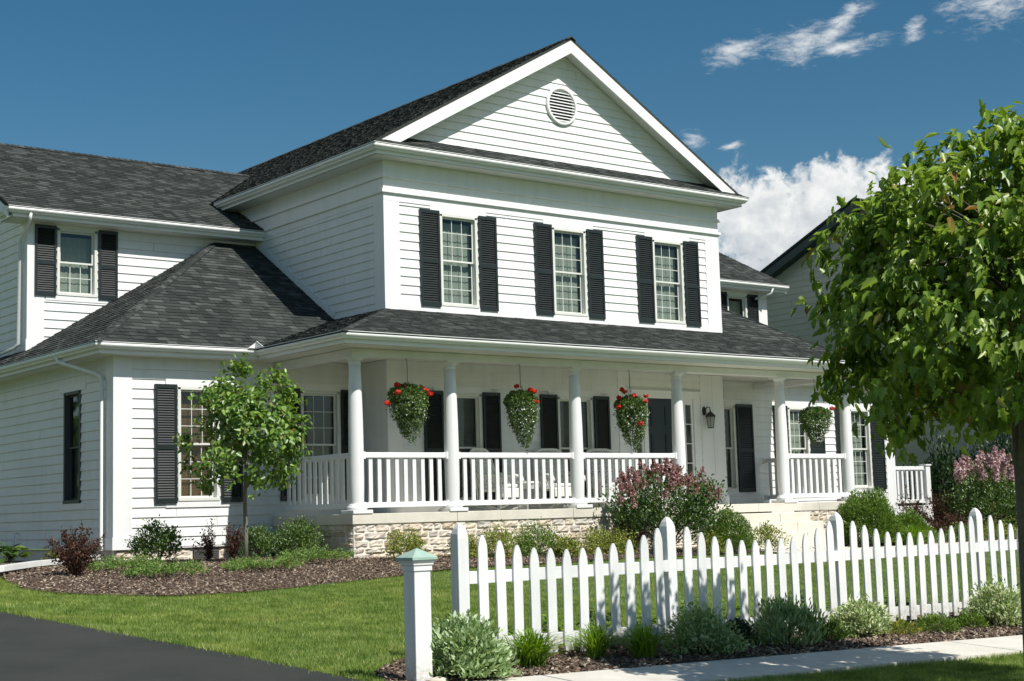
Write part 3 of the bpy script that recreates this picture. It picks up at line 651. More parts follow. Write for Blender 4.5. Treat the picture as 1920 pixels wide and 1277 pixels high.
caps(r5, (-5.58, 9.1, 8.48), (2.0, 9.1, 8.48), (0, -1, -.512), (0, 1, -.512), .13)
r5.build('roof', M['shingle'], house, recalc=False)
r6 = MB()   # upper right roof
roofplane(r6, [(9, 4.55, 6.14), (16.57, 4.55, 6.14), (16.57, 9.1, 8.47), (9, 9.1, 8.47)])
roofplane(r6, [(16.57, 13.65, 6.14), (9, 13.65, 6.14), (9, 9.1, 8.47), (16.57, 9.1, 8.47)], tabs=False)
caps(r6, (9, 9.1, 8.48), (16.57, 9.1, 8.48), (0, -1, -.512), (0, 1, -.512), .13)
r6.build('roof', M['shingle'], house, recalc=False)

# rake boards
rkp = lambda p, o: (lambda b: (b.prism(p, o), b.build('rake_board', M['trim'], house)))(MB())
rz = lambda x: 6.96+.575*(x+.546) if x < 4.5 else 6.96+.575*(9.546-x)
for sgn in (1, -1):
    X = (lambda x: x) if sgn == 1 else (lambda x: 9-x)
    rkp([(X(-.36), -.395, 7.04), (X(.12), -.395, 7.04), (X(4.5), -.395, 9.861-.325), (X(4.5), -.395, 9.861-.052)], (0, .03, 0))
    rkp([(X(.02), -.365, 7.10), (X(4.5), -.365, 9.675), (X(4.5), -.03, 9.675), (X(.02), -.03, 7.10)], (0, 0, -.012))
rkp([(-5.57, 4.67, 6.10), (-5.57, 4.67, 5.93), (-5.57, 9.1, 8.20), (-5.57, 9.1, 8.42)], (.03, 0, 0)); rkp([(-5.57, 13.5, 6.10), (-5.57, 13.5, 5.93), (-5.57, 9.1, 8.20), (-5.57, 9.1, 8.42)], (.03, 0, 0))
rkp([(-5.54, 4.7, 5.96), (-5.54, 9.1, 8.22), (-4.99, 9.1, 8.22), (-4.99, 4.7, 5.96)], (0, 0, -.012))
rkp([(-5.54, 13.5, 5.96), (-5.54, 9.1, 8.22), (-4.99, 9.1, 8.22), (-4.99, 13.5, 5.96)], (0, 0, -.012))
rkp([(16.56, 4.67, 6.10), (16.56, 4.67, 5.93), (16.56, 9.1, 8.20), (16.56, 9.1, 8.42)], (-.03, 0, 0))
rkp([(16.1, 4.7, 5.96), (16.1, 9.1, 8.22), (16.54, 9.1, 8.22), (16.54, 4.7, 5.96)], (0, 0, -.012))

# ---- gutters, fascias, soffits
GP = [(-.12, -.004), (-.12, -.125), (-.055, -.125), (-.048, -.105), (-.030, -.088), (-.012, -.078), (-.004, -.062), (-.004, -.046), (-.012, -.040), (-.012, -.018), (0.0, -.014), (0.0, 0.0), (-.014, 0.0), (-.014, -.010), (-.026, -.010), (-.03, -.02), (-.10, -.02), (-.10, -.004)]
def gutter(path, z, side=1, drop=.20):
    """path = outer lip; side=+1 when the outside lies to the right of the walking direction"""
    P2 = [Vector((p[0], p[1])) for p in path]; mit = []
    for i, p in enumerate(P2):
        ns = []
        if i > 0: d = (p-P2[i-1]).normalized(); ns.append(Vector((d.y, -d.x))*side)
        if i < len(P2)-1: d = (P2[i+1]-p).normalized(); ns.append(Vector((d.y, -d.x))*side)
        m_ = ns[0] if len(ns) == 1 else (ns[0]+ns[1])/(1+ns[0].dot(ns[1]))
        mit.append(m_)
    gb = MB(); k = len(GP)
    vs = [(p.x+m_.x*d, p.y+m_.y*d, z+h_) for p, m_ in zip(P2, mit) for d, h_ in GP]
    fs = [(i*k+j, i*k+(j+1) % k, (i+1)*k+(j+1) % k, (i+1)*k+j) for i in range(len(P2)-1) for j in range(k)]
    gb.add(vs, fs+[tuple(range(k)), tuple((len(P2)-1)*k+j for j in range(k))])
    g = gb.build('gutter', M['gutter'], house)
    fb = MB()
    prof = [(-.121, -.03), (-.121, -drop), (-.145, -drop), (-.145, -.03)]
    vs = [(p.x+m_.x*d, p.y+m_.y*d, z+h_) for p, m_ in zip(P2, mit) for d, h_ in prof]
    fb.add(vs, [(i*4+j, i*4+(j+1) % 4, (i+1)*4+(j+1) % 4, (i+1)*4+j) for i in range(len(P2)-1) for j in range(4)]+[(0, 1, 2, 3), tuple((len(P2)-1)*4+j for j in range(4))])
    fb.build('fascia', M['trim'], g)
gutter([(-.546, 5.95), (-.546, -.546), (9.546, -.546), (9.546, 14)], 6.965, 1)
gutter([(-5.53, 11), (-5.53, .5), (-2.5, .5), (-2.5, -2.48), (11.7, -2.48), (11.7, .5), (16.65, .5), (16.65, 11)], GZ+.005, 1)
gutter([(-5.58, 5.35), (-5.58, 4.55), (-.0, 4.55)], 6.145, 1)
gutter([(9.0, 4.55), (16.57, 4.55)], 6.145, 1)
sfp = lambda *a: (lambda b: (b.box(*a), b.build('soffit', M['soffit'], house)))(MB())
sfp(-.43, 9.43, -.43, .0, 6.765, 6.785); sfp(-.43, 0, 0, 6.2, 6.765, 6.785); sfp(9, 9.43, 0, 14, 6.765, 6.785)
sfp(-5.46, 0, 4.67, 5.07, 5.945, 5.965); sfp(9, 16.45, 4.67, 5.07, 5.945, 5.965)
sfp(-5.46, -5.0, 5.07, 5.36, 5.945, 5.965)
sfp(-5.41, -1.66, .62, .945, 2.885, 2.905); sfp(-5.41, -5.0, .945, 11, 2.885, 2.905); sfp(11.24, 16.5, .62, .945, 2.885, 2.905)
sfp(-2.38, 11.58, -2.36, -1.78, 2.885, 2.905); sfp(-2.38, -1.88, -1.78, .62, 2.885, 2.905); sfp(11.26, 11.58, -1.78, .62, 2.885, 2.905)
sf = MB()
x = -1.66
while x < 11.02:
    sf.box(x+.003, min(x+.197, 11.03), -1.55, .93, 2.935, 2.95); x += .2
sf.box(-1.68, 11.06, -1.57, .945, 2.951, 2.97); sf.build('porch_ceiling', M['soffit'], house)
# porch beam
pbp = lambda *a: (lambda b: (b.box(*a), b.build('porch_beam', M['trim'], house, bevel=.005)))(MB())
pbp(-1.88, 11.26, -1.78, -1.54, 2.75, 2.95); pbp(-1.88, -1.64, -1.54, .93, 2.75, 2.95); pbp(11.02, 11.26, -1.54, .93, 2.75, 2.95)
pbp(-1.90, 11.28, -1.80, -1.52, 2.835, 2.875); pbp(-1.90, -1.62, -1.52, .925, 2.835, 2.875); pbp(11.0, 11.28, -1.52, .925, 2.835, 2.875)
# splash guard where the two roofs' gutters meet
sg = MB(); sg.prism([(-2.66, .47, GZ+.0), (-2.36, .47, GZ+.0), (-2.47, .47, GZ+.13)], (0, .012, 0)); sg.prism([(-2.515, .50, GZ), (-2.515, .18, GZ), (-2.515, .44, GZ+.13)], (.012, 0, 0)); sg.build('splash_guard', M['gutter'], house)

# ---- downspouts
def downspout(pts, r=.036):
    d = MB(); d.tube(pts, r, 8); o = d.build('downspout', M['gutter'], house, smooth=True); return o
downspout([(-5.47, 2.33, 2.97), (-5.47, 2.31, 2.90), (-5.42, 2.2, 2.86), (-5.16, 1.42, 2.62), (-5.10, 1.30, 2.56), (-5.085, 1.27, 2.45), (-5.085, 1.27, -.40), (-5.10, 1.25, -.46)])
downspout([(-5.12, 4.62, 6.04), (-5.12, 4.66, 5.93), (-5.10, 4.75, 5.86), (-5.09, 5.24, 5.62), (-5.085, 5.30, 5.55), (-5.085, 5.32, 3.56), (-5.12, 5.40, 3.48), (-5.25, 6.8, 3.36)])
downspout([(15.95, 4.62, 6.04), (15.95, 4.68, 5.9), (15.6, 4.98, 5.75)])
# ---- lantern
lx, lz = 8.46, 2.02
lb = MB(); lb.lathe([(.0, 0), (.058, 0), (.058, .015), (.03, .03)], (0, 0, 0), 16)
lb.v = [(8.33+x_, -.035-z_, 2.12+y_*1.7) for x_, y_, z_ in lb.v]
lb.tube([(8.33, -.06, 2.13), (8.33, -.14, 2.20), (8.35, -.20, 2.19), (8.36, -.20, 2.10)], .011, 8); lb.tube([(8.33, -.05, 2.06), (8.34, -.10, 2.04), (8.345, -.12, 2.10)], .008, 6)
cxl, cyl = 8.36, -.20
lb.lathe([(.006, .14), (.018, .12), (.03, .095), (.055, .08), (.155, 0.0), (.158, -.015), (.13, -.018)], (cxl, cyl, 2.0), 4)
for a in range(4):
    an = math.pi/2*a; ca, sa = math.cos(an), math.sin(an)
    lb.tube([(cxl+.128*ca, cyl+.128*sa, 1.985), (cxl+.085*ca, cyl+.085*sa, 1.74)], .007, 5)
    cb_, sb_ = math.cos(an+math.pi/2), math.sin(an+math.pi/2)
    lb.tube([(cxl+.085*ca, cyl+.085*sa, 1.74), (cxl+.085*cb_, cyl+.085*sb_, 1.74)], .008, 5)
    lb.tube([(cxl+.064*(ca+cb_), cyl+.064*(sa+sb_), 1.985), (cxl+.0425*(ca+cb_), cyl+.0425*(sa+sb_), 1.74)], .004, 4)
lb.lathe([(.085, 0), (.085, .012), (.02, .014)], (cxl, cyl, 1.735), 4)
for o_ in (lb,): lant = lb.build('wall_lantern', M['iron'], house)
gl_ = MB(); gl_.lathe([(.082, 1.75), (.122, 1.982)], (cxl, cyl, 0), 4); gl_.build('lantern_glass', M['glass'], lant)
cl_ = MB(); cl_.lathe([(.012, 1.75), (.012, 1.86), (.004, 1.90)], (cxl, cyl, 0), 8); cl_.build('bulb', M['whiteflower'], lant)
# ---- entrance
eb = MB()
eb.wbox(FM, 6.12, 6.26, 0, .036, .05, 2.37); eb.wbox(FM, 6.52, 6.64, -.05, .030, .05, 2.37); eb.wbox(FM, 7.62, 7.74, -.05, .030, .05, 2.37); eb.wbox(FM, 8.02, 8.20, 0, .036, .05, 2.37)
eb.wbox(FM, 6.12, 8.20, 0, .040, 2.37, 2.505); eb.wbox(FM, 6.08, 8.24, 0, .065, 2.505, 2.54)
for a, b in ((6.26, 6.52), (7.74, 8.02)): eb.wbox(FM, a, b, -.05, .0, .05, .55); eb.wbox(FM, a, b, -.05, .0, 2.25, 2.37); eb.wbox(FM, a, a+.05, -.05, .0, .55, 2.25); eb.wbox(FM, b-.05, b, -.05, .0, .55, 2.25); eb.wbox(FM, a+.06, b-.06, 0, .012, .14, .46)
ent = eb.build('door_frame', M['trim'], house, bevel=.004)
for a, b in ((6.31, 6.47), (7.79, 7.97)):
    g = MB(); g.add([FM(a, -.03, .55), FM(b, -.03, .55), FM(b, -.03, 2.25), FM(a, -.03, 2.25)], [(0, 1, 2, 3)]); g.build('sidelight', M['glass'], ent, recalc=False)
    g = MB()
    for j in range(1, 4): g.wbox(FM, a, b, -.028, -.012, .55+1.7*j/4-.01, .55+1.7*j/4+.01)
    g.build('muntin', M['trim'], ent)
    g = MB(); g.wbox(FM, a-.05, b+.05, -.30, -.28, .4, 2.4); g.build('sidelight_curtain', M['sheer'], ent)
dmb = MB(); dmb.wbox(FM, 6.64, 7.62, -.06, -.02, .06, 2.37)
for (a, b) in ((6.76, 7.08), (7.18, 7.50)):
    for (c_, d_) in ((.22, .78), (.92, 1.62), (1.78, 2.20)):
        for q in range(3): dmb.wbox(FM, a+.02*q, b-.02*q, -.02, -.016+[.010, .0, .014][q], c_+.02*q, d_-.02*q)
door = dmb.build('door', M['door'], house)
kb = MB(); kb.lathe([(.0, 0), (.03, .0), (.012, .02), (.03, .045), (.0, .065)], (0, 0, 0), 12); kb.v = [(7.54+x_, .02-z_-.02, 1.05+y_) for x_, y_, z_ in kb.v]
kb.build('door_handle', simple('brass knob', (.5, .35, .12), .3, metal=1.0), door, smooth=True)
# ---- porch floor, foundation stonework, steps
pf = MB(); xs_ = [-1.965, .22, 2.92, 5.0, 8.0, 9.9, 11.42]
for a, b in zip(xs_, xs_[1:]): pf.box(a+.003, b-.003, -1.845, .90, -.125, .05)
pf.build('porch_floor', M['slab'], house, bevel=.008)
def stonework(F, u0, u1, z0, z1):
    mb = MB(); mortar = MB()
    mortar.wbox(F, u0, u1, -.10, .004, z0, z1); z = z0
    while z < z1-.03:
        hh = min(random.choice([.10, .13, .155, .17]), z1-z)
        if z1-z-hh < .05: hh = z1-z
        u = u0
        while u < u1-.01:
            ww = min(random.uniform(.16, .48), u1-u)
            if u1-u-ww < .08: ww = u1-u
            sub = [(z, z+hh)] if (hh < .14 or random.random() < .72) else [(z, z+hh*.5), (z+hh*.5, z+hh)]
            for (a, b) in sub:
                g_ = .008; nx, nz = max(3, int(ww/.06)), 4
                base = len(mb.v); vs = []; fs = []; ph = random.uniform(.016, .048)
                for i in range(nx+1):
                    for j in range(nz+1):
                        uu = u+g_+(ww-2*g_)*i/nx; zz = a+g_+(b-a-2*g_)*j/nz; edge = i in (0, nx) or j in (0, nz)
                        dd = .002 if edge else ph+random.uniform(-.014, .014)
                        if edge: uu += random.uniform(-.003, .003); zz += random.uniform(-.003, .003)
                        else: uu += random.uniform(-.008, .008); zz += random.uniform(-.008, .008)
                        if i in (1, nx-1) and not edge: uu += (-.35 if i == 1 else .35)*(ww/nx)
                        if j in (1, nz-1) and not edge: zz += (-.35 if j == 1 else .35)*((b-a)/nz)
                        vs.append(F(uu, dd, zz))
                n_ = nz+1
                for i in range(nx):
                    for j in range(nz): fs.append((i*n_+j, (i+1)*n_+j, (i+1)*n_+j+1, i*n_+j+1))
                mb.add(vs, fs)
            u += ww
        z += hh
    fo_ = mortar.build('foundation', M['mortar'], house); mb.build('stonework', M['stone'], fo_, recalc=False)
stonework(front(-1.80), -1.92, 6.25, -.95, -.13); stonework(front(-1.80), 9.25, 11.38, -.95, -.13)
stonework(left(-1.92), -1.80, .90, -.95, -.13)
stonework(front(.99), -4.98, -3.52, -.85, -.452); stonework(front(.99), -3.0, -1.93, -.85, -.452)
stonework(front(.99), 11.4, 16.1, -1.0, -.452)
for a_ in ((left(-4.94), .99, 12, -.1, 0, -.95, -.45), (front(1.02), -3.53, -2.99, -.1, 0, -.85, -.452)):
    mo = MB(); mo.wbox(*a_); mo.build('foundation', M['mortar'], house)
fv = MB(); fv.wbox(front(.99), -3.50, -3.02, 0, .02, -.68, -.50)
for i in range(5): fv.wbox(front(.99), -3.48, -3.04, .02, .028, -.665+.032*i, -.650+.032*i)
fv.build('foundation_vent', simple('grey vent metal', (.08, .08, .075), .5), house)
sp = MB()
xj = [6.3, 7.1, 8.25, 9.2]
for i in range(3):
  for xa, xb in zip(xj, xj[1:]): sp.box(xa+.004+(.01*i if xa == 6.3 else .12*(i % 2)), xb-.004+(-.01*i if xb == 9.2 else .12*(i % 2)), -2.20-.36*i, -1.846-.36*i+(0.004 if i else 0), -1.0, -.15-.2*i)
sp.build('steps', M['slab'], house, bevel=.015)
# ---- columns
for x in (-1.76, .254, 3.196, 5.92, 9.003, 11.137):
    c_ = (x, -1.664, .05)
    b_ = MB(); b_.lathe([(.098, .0), (.122, .16), (.131, .5), (.132, .95), (.126, 1.6), (.112, 2.2), (.100, 2.56)], c_, 28)
    col = b_.build('column', M['trim'], house, smooth=True)
    b_.__init__(); b_.box(x-.20, x+.20, -1.664-.20, -1.664+.20, .05, .115); b_.build('plinth', M['trim'], col, bevel=.01)
    b_.__init__(); b_.lathe([(.165, .065), (.178, .085), (.178, .11), (.165, .13), (.146, .14), (.146, .155), (.133, .17)], c_, 28); b_.build('column_base', M['trim'], col, smooth=True)
    b_.__init__(); b_.lathe([(.100, 2.54), (.112, 2.545), (.112, 2.565), (.104, 2.57), (.104, 2.615), (.118, 2.62), (.145, 2.655), (.148, 2.665)], c_, 28); b_.box(x-.16, x+.16, -1.664-.155, -1.664+.155, 2.715, 2.75); b_.build('capital', M['trim'], col)
# ---- railings: parts of the house, each with its rails and balusters
def railing(p0, p1, ends=.13, n=None, z=.05, h=1.05, parent=None):
    p0, p1 = Vector((*p0, 0)), Vector((*p1, 0)); d = (p1-p0); L = d.length; d.normalize(); nn = Vector((d.y, -d.x, 0))
    def bar(mb, a, b, wd, z0, z1): 
        A_, B_ = p0+d*a, p0+d*b
        q = [A_-nn*wd/2, B_-nn*wd/2, B_+nn*wd/2, A_+nn*wd/2]
        mb.hexa([(v.x, v.y, z0) for v in q]+[(v.x, v.y, z1) for v in q])
    m1 = MB(); bar(m1, ends, L-ends, .09, z+h-.095, z+h); root = m1.build('railing', M['trim'], parent or house, bevel=.008)
    m1 = MB(); bar(m1, ends, L-ends, .07, z+.10, z+.19); m1.build('bottom_rail', M['trim'], root, bevel=.006)
    m1 = MB()
    for a, b in ((ends-.035, ends+.03), (L-ends-.03, L-ends+.035)): bar(m1, a, b, .12, z+h-.115, z+h+.01); bar(m1, a, b, .10, z+.085, z+.20)
    m1.build('rail_bracket', M['trim'], root, bevel=.004)
    a, b = ends+.06, L-ends-.06; n = n or int(round((b-a)/.187)); src = None
    for i in range(n):
        c_ = a+(b-a)*(i+.5)/n
        if src is None:
            m1 = MB(); bar(m1, c_-.038, c_+.038, .038, z+.185, z+h-.09); src = m1.build('baluster', M['trim'], root, bevel=.003); c0 = c_
        else:
            o = src.copy(); COL.objects.link(o); o.parent = root; o.location = d*(c_-c0); ORI[o.name] = ORI[root.name]
    return root
railing((-1.76, -1.664), (.254, -1.664)); railing((.254, -1.664), (3.196, -1.664)); railing((3.196, -1.664), (5.92, -1.664)); railing((9.003, -1.664), (11.137, -1.664))
railing((-1.76, .90), (-1.76, -1.664), .10); railing((11.137, .90), (11.137, -1.664), .10)
rr = railing((16.1, 1.0), (17.5, 1.0), .05, z=-.13)
m1 = MB(); m1.box(17.40, 17.58, .91, 1.09, -.8, .93); m1.box(17.375, 17.605, .885, 1.115, .93, .97); m1.build('rail_post', M['trim'], house, bevel=.006)
rr2 = railing((17.49, 1.0), (17.49, 3.6), .08, z=-.13)
m1 = MB(); m1.box(16.1, 17.6, .9, 3.7, -.9, -.10); m1.build('side_deck', M['trim'], house)
# ---- hose bib pipe on the side wall
m1 = MB(); m1.tube([(-5.03, 5.4, -.13), (-5.10, 5.4, -.13), (-5.12, 5.38, -.2), (-5.12, 5.38, -.75)], .02, 8); m1.build('utility_pipe', M['gutter'], house, smooth=True)

# ------------------------------------------------------------------ drain extension, rocks
m1 = MB(); pts = [(-5.2, 1.15, -.60), (-6.0, .0, -.60), (-7.3, -1.55, -.60), (-8.25, -2.75, -.62), (-9.0, -3.3, -.66)]
q = []
for (xa, ya, za), (xb, yb2, zb2) in zip(pts, pts[1:]):
    d = Vector((xb-xa, yb2-ya, 0)).normalized(); nn = Vector((d.y, -d.x, 0))*.055
    m1.hexa([(xa-nn.x, ya-nn.y, za), (xb-nn.x, yb2-nn.y, zb2), (xb+nn.x, yb2+nn.y, zb2), (xa+nn.x, ya+nn.y, za), (xa-nn.x, ya-nn.y, za+.085), (xb-nn.x, yb2-nn.y, zb2+.085), (xb+nn.x, yb2+nn.y, zb2+.085), (xa+nn.x, ya+nn.y, za+.085)])
tag(m1.build('drain_pipe', M['plastic'], None, bevel=.006), 'white square downspout extension lying across the mulch by the left side wall', 'drain pipe')
def rock(x, y, s, label):
    bm = bmesh.new(); bmesh.ops.create_icosphere(bm, subdivisions=3, radius=1)
    from mathutils import noise
    for v in bm.verts: v.co *= 1+.35*noise.noise(v.co*1.3+Vector((x*7, y*3, 0))); v.co.x *= s[0]; v.co.y *= s[1]; v.co.z *= s[2]
    me = bpy.data.meshes.new('rock'); bm.to_mesh(me); bm.free(); o = link('rock', me, M['rock'], None, True); o.location = (x, y, gz(x, y)+s[2]*.5)
    return tag(o, label, 'rock')
rock(-8.72, -13.86, (.09, .06, .04), 'small flat rock at the foot of the lone white post')
rock(-7.80, -13.20, (.06, .05, .18), 'upright pale rock between fence pickets behind a daylily')

# ------------------------------------------------------------------ picket fence
YF = -13.0; PX = [-7.84+2.5*i for i in range(9)]
fence = empty('picket_fence', (-7.84, YF, gz(-7.84, YF)), 'white picket fence with scalloped tops running along the sidewalk', 'fence')
def post(x, y, zt, zb, s, name, parent, m):
    mb = MB(); h_ = s/2
    ring = [(1.0, zb), (1.0, zt-.13), (.93, zt-.09), (.70, zt-.045), (.36, zt-.012), (.12, zt)]
    vs = [(x+sx*h_*r, y+sy*h_*r, z) for r, z in ring for sx, sy in ((-1, -1), (1, -1), (1, 1), (-1, 1))]
    fs = [(i*4+k, i*4+(k+1) % 4, (i+1)*4+(k+1) % 4, (i+1)*4+k) for i in range(len(ring)-1) for k in range(4)]+[(3, 2, 1, 0), tuple((len(ring)-1)*4+k for k in range(4))]
    mb.add(vs, fs); return mb.build(name, m, parent, bevel=.004)
for i, x in enumerate(PX): post(x, YF+.02, -.105+random.uniform(-.008, .008), gz(x, YF)-.1, .115, 'fence_post', fence, M['fence'])
def picket_mb(ztop, zbot, wd=.102, th=.022):
    mb = MB(); h_ = wd/2
    prof = [(-h_, zbot), (h_, zbot), (h_, ztop-.135), (h_*.92, ztop-.10), (h_*.74, ztop-.062), (h_*.50, ztop-.03), (h_*.2, ztop-.004), (0, ztop)]
    prof += [(-p, q_) for p, q_ in prof[-2:1:-1]]
    mb.prism([(p, 0, q_) for p, q_ in prof], (0, th, 0)); return mb
for i in range(len(PX)-1):
    for k in range(12):
        t_ = (k+1)/13; x = PX[i]+2.5*t_; zt = -.128-.232*(1-(2*abs(t_-.5))**2.3*1.0)
        zb = gz(x, YF)+random.uniform(.02, .06)
        if i < 5 or k < 40:
            mb = picket_mb(zt+random.uniform(-.006, .006), zb); jx = random.uniform(-.004, .004); tilt = random.uniform(-.014, .014)
            mb.v = [(a+x+jx+(c_+.7)*tilt, b+YF-.062+random.uniform(-.0008, .0008), c_) for a, b, c_ in mb.v]
            mb.build('picket', M['fence'], fence, bevel=.003)
    for (za, zb) in ((-.625, -.515), (-1.20, -1.09)):
        sl_ = -.012*1.0 if za < -1 else 0.0
        mb = MB(); x0, x1 = PX[i]+.058, PX[i+1]-.058; q0 = sl_*(x0+7.84); q1 = sl_*(x1+7.84)
        mb.hexa([(x0, YF-.038, za+q0), (x1, YF-.038, za+q1), (x1, YF, za+q1), (x0, YF, za+q0), (x0, YF-.038, zb+q0), (x1, YF-.038, zb+q1), (x1, YF, zb+q1), (x0, YF, zb+q0)])
        mb.build('rail', M['fence'], fence, bevel=.004)
# lone post with a green cap
lp = empty('post', (-8.86, -13.80, gz(-8.86, -13.8)), 'square white free-standing post with a pale green cap at the end of the fence bed', 'post')
X0, Y0 = -8.80, -13.72; zt = -.29
mb = MB(); mb.box(X0-.078, X0+.078, Y0-.078, Y0+.078, gz(X0, Y0)-.1, zt-.12); mb.build('shaft', M['fence'], lp, bevel=.006)
mb = MB(); mb.box(X0-.088, X0+.088, Y0-.088, Y0+.088, zt-.165, zt-.12); mb.box(X0-.097, X0+.097, Y0-.097, Y0+.097, zt-.12, zt-.098); mb.box(X0-.106, X0+.106, Y0-.106, Y0+.106, zt-.098, zt-.078); mb.build('moulding', M['fence'], lp, bevel=.004)
mb = MB(); mb.add([(X0+sx*.12, Y0+sy*.12, z) for z in (zt-.078, zt-.058) for sx, sy in ((-1, -1), (1, -1), (1, 1), (-1, 1))]+[(X0, Y0, zt+.015)], [(3, 2, 1, 0), (0, 1, 5, 4), (1, 2, 6, 5), (2, 3, 7, 6), (3, 0, 4, 7), (4, 5, 8), (5, 6, 8), (6, 7, 8), (7, 4, 8)])
mb.build('cap', M['copper'], lp)

# ------------------------------------------------------------------ plants: builders
def frames(L, Nn):
    y = L/np.linalg.norm(L, axis=1, keepdims=True); x = np.cross(y, Nn); x /= np.linalg.norm(x, axis=1, keepdims=True)+1e-9
    return np.stack([x, y, np.cross(x, y)], 2)
LEAF = (np.array([(0, 0, 0), (-.26, .30, .05), (-.22, .66, .04), (0, 1, -.10), (.22, .66, .04), (.26, .30, .05)], float), [(0, 3, 2, 1), (0, 5, 4, 3)])
SPRIG = (np.array([(-.11, 0, 0), (.11, 0, 0), (.16, .55, .03), (0, 1, -.02), (-.16, .55, .03)], float)[[0, 1, 2, 3, 4]], [(0, 1, 2, 3), (0, 3, 4, 0)])
SPRIG = (np.array([(-.10, 0, 0), (.10, 0, 0), (.13, .6, .04), (-.13, .6, .04), (.0, 1, .0), (.0, 1.0, .0)], float), [(0, 1, 2, 3), (3, 2, 4, 5)])
MAPLE = (np.array([(0, 0, 0), (-.26, .05, .02), (-.22, .24, .05), (-.42, .50, -.02), (-.19, .52, .06), (-.15, .74, .03), (0, 1, -.14), (.15, .74, .03), (.19, .52, .06), (.42, .50, -.02), (.22, .24, .05), (.26, .05, .02)], float), [(0, 6, 5, 4, 3, 2, 1), (0, 11, 10, 9, 8, 7, 6)])
PETAL = (np.array([(-.5, -.5, 0), (.5, -.5, 0), (.5, .5, .1), (-.5, .5, .1)], float), [(0, 1, 2, 3)])
def leaves(name, m, parent, P, L, Nn, S, tmpl=LEAF, widen=1.0, curl=None):
    """one mesh of many leaves; P in local coordinates"""
    T, F = tmpl; T = T*np.array([widen, 1, 1]); n = len(P); Rm = frames(L, Nn)
    TT = np.broadcast_to(T, (n, len(T), 3)).copy()
    if curl is not None: TT[:, :, 2] -= curl[:, None]*TT[:, :, 1]**2
    V = np.einsum('nij,nkj->nki', Rm, TT)*S[:, None, None]+P[:, None, :]
    Fa = (np.array(F)[None]+(np.arange(n)*len(T))[:, None, None]).reshape(-1, len(F[0]))
    return np_mesh(name, V.reshape(-1, 3), Fa, m, parent)
def rdir(n):
    d = rng.normal(size=(n, 3)); return d/np.linalg.norm(d, axis=1, keepdims=True)
def stems(name, m, parent, tips, base=(0, 0, 0), r=.012, r1=.003, bend=.25, spread=.03, n=5):
    mb = MB()
    for tp in tips:
        b = Vector(base)+Vector((random.uniform(-spread, spread), random.uniform(-spread, spread), -.02)); tp = Vector(tp)
        c = b.lerp(tp, .5)+Vector((0, 0, (tp-b).length*bend*.5))-Vector((tp.x-b.x, tp.y-b.y, 0))*bend*.5
        pts = [(b*(1-q)**2+c*2*q*(1-q)+tp*q*q) for q in [i/4 for i in range(5)]]
        mb.tube(pts, [r+(r1-r)*i/4 for i in range(5)], n, cap=False)
    return mb.build(name, m, parent, recalc=False, smooth=True, world=False)
def clumps(k, w, h, low=.15, flat=1.0, shell=.55):
    d = rdir(k); d[:, 2] = np.abs(d[:, 2])*1.0-.15*rng.random(k); rr = shell+(1-shell)*rng.random(k)**.5
    P = d*rr[:, None]*np.array([w/2, w/2, h*(1-low)]); P[:, 2] = P[:, 2]+h*low
    P *= 1+rng.normal(0, .07, (k, 1)); P[:, 2] = np.maximum(P[:, 2], .03); return P
def plant_root(name, x, y, label, cat, group=None, rot=None):
    return empty(name, (x, y, gz(x, y)+.01), label, cat, group)
def bush(name, x, y, w, h, label, cat, group=None, m='green', n=2200, leaf=.035, k=60, cl=.09, low=.2, shell=.5, up=.4, wd=1.0, stem='twig', nst=9, tmpl=LEAF, vase=0.0):
    r = plant_root(name, x, y, label, cat, group); C_ = clumps(k, w*.92, h*.90, low, shell=shell); n = int(n*2.0); leaf = max(leaf*1.12, .036)
    if vase: C_[:, :2] *= (1-vase+vase*np.clip(C_[:, 2:3]/(h*.55), 0, 1.25))
    i = rng.integers(0, k, n); s = w*cl/0.9
    P = C_[i]+rng.normal(0, s, (n, 3))*np.array([1, 1, .8]); P[:, 2] = np.clip(P[:, 2], .015, None)
    out = P*np.array([1, 1, .6]); out /= np.linalg.norm(out, axis=1, keepdims=True)+1e-6
    L = rdir(n)*.7+out*.6+np.array([0, 0, up]); Nn = rdir(n)*.6+out*.5+np.array([0, 0, .6])
    leaves('foliage', M[m], r, P, L, Nn, leaf*rng.uniform(.65, 1.25, n), tmpl, wd)
    stems('stem', M[stem], r, [tuple(C_[j]) for j in range(min(nst, k))], r=.008+.006*h, spread=.05)
    return r
def mound(name, x, y, w, h, label, cat, group=None, m='yew', n=6000, leaf=.035, lump=.12, skirt=.05):
    """close-clipped or naturally tight evergreen: sprigs standing over a lumpy surface"""
    r = plant_root(name, x, y, label, cat, group)
    d = rdir(n); d[:, 2] = np.abs(d[:, 2]); f = 6.0
    ph = rng.uniform(0, 6, 6)
    lum = 1+lump*(np.sin(d[:, 0]*f+ph[0])*np.sin(d[:, 1]*f+ph[1])+.6*np.sin(d[:, 2]*f*1.7+ph[2]+d[:, 0]*5)+.4*np.sin(d[:, 1]*13+ph[3])*np.sin(d[:, 0]*11+ph[4]))
    rad = lum*(1-.42*rng.random(n)**1.3)
    P = d*rad[:, None]*np.array([w/2, w/2, h*.93]); P[:, 2] += skirt*h
    L = d+rdir(n)*.75+np.array([0, 0, .35]); Nn = rdir(n)+d*.2
    leaves('foliage', M[m], r, P, L, Nn, leaf*rng.uniform(.6, 1.3, n), SPRIG, 1.3)
    stems('stem', M['twig'], r, [tuple(v) for v in (d[:8]*np.array([w*.3, w*.3, h*.6]))], r=.012)
    return r
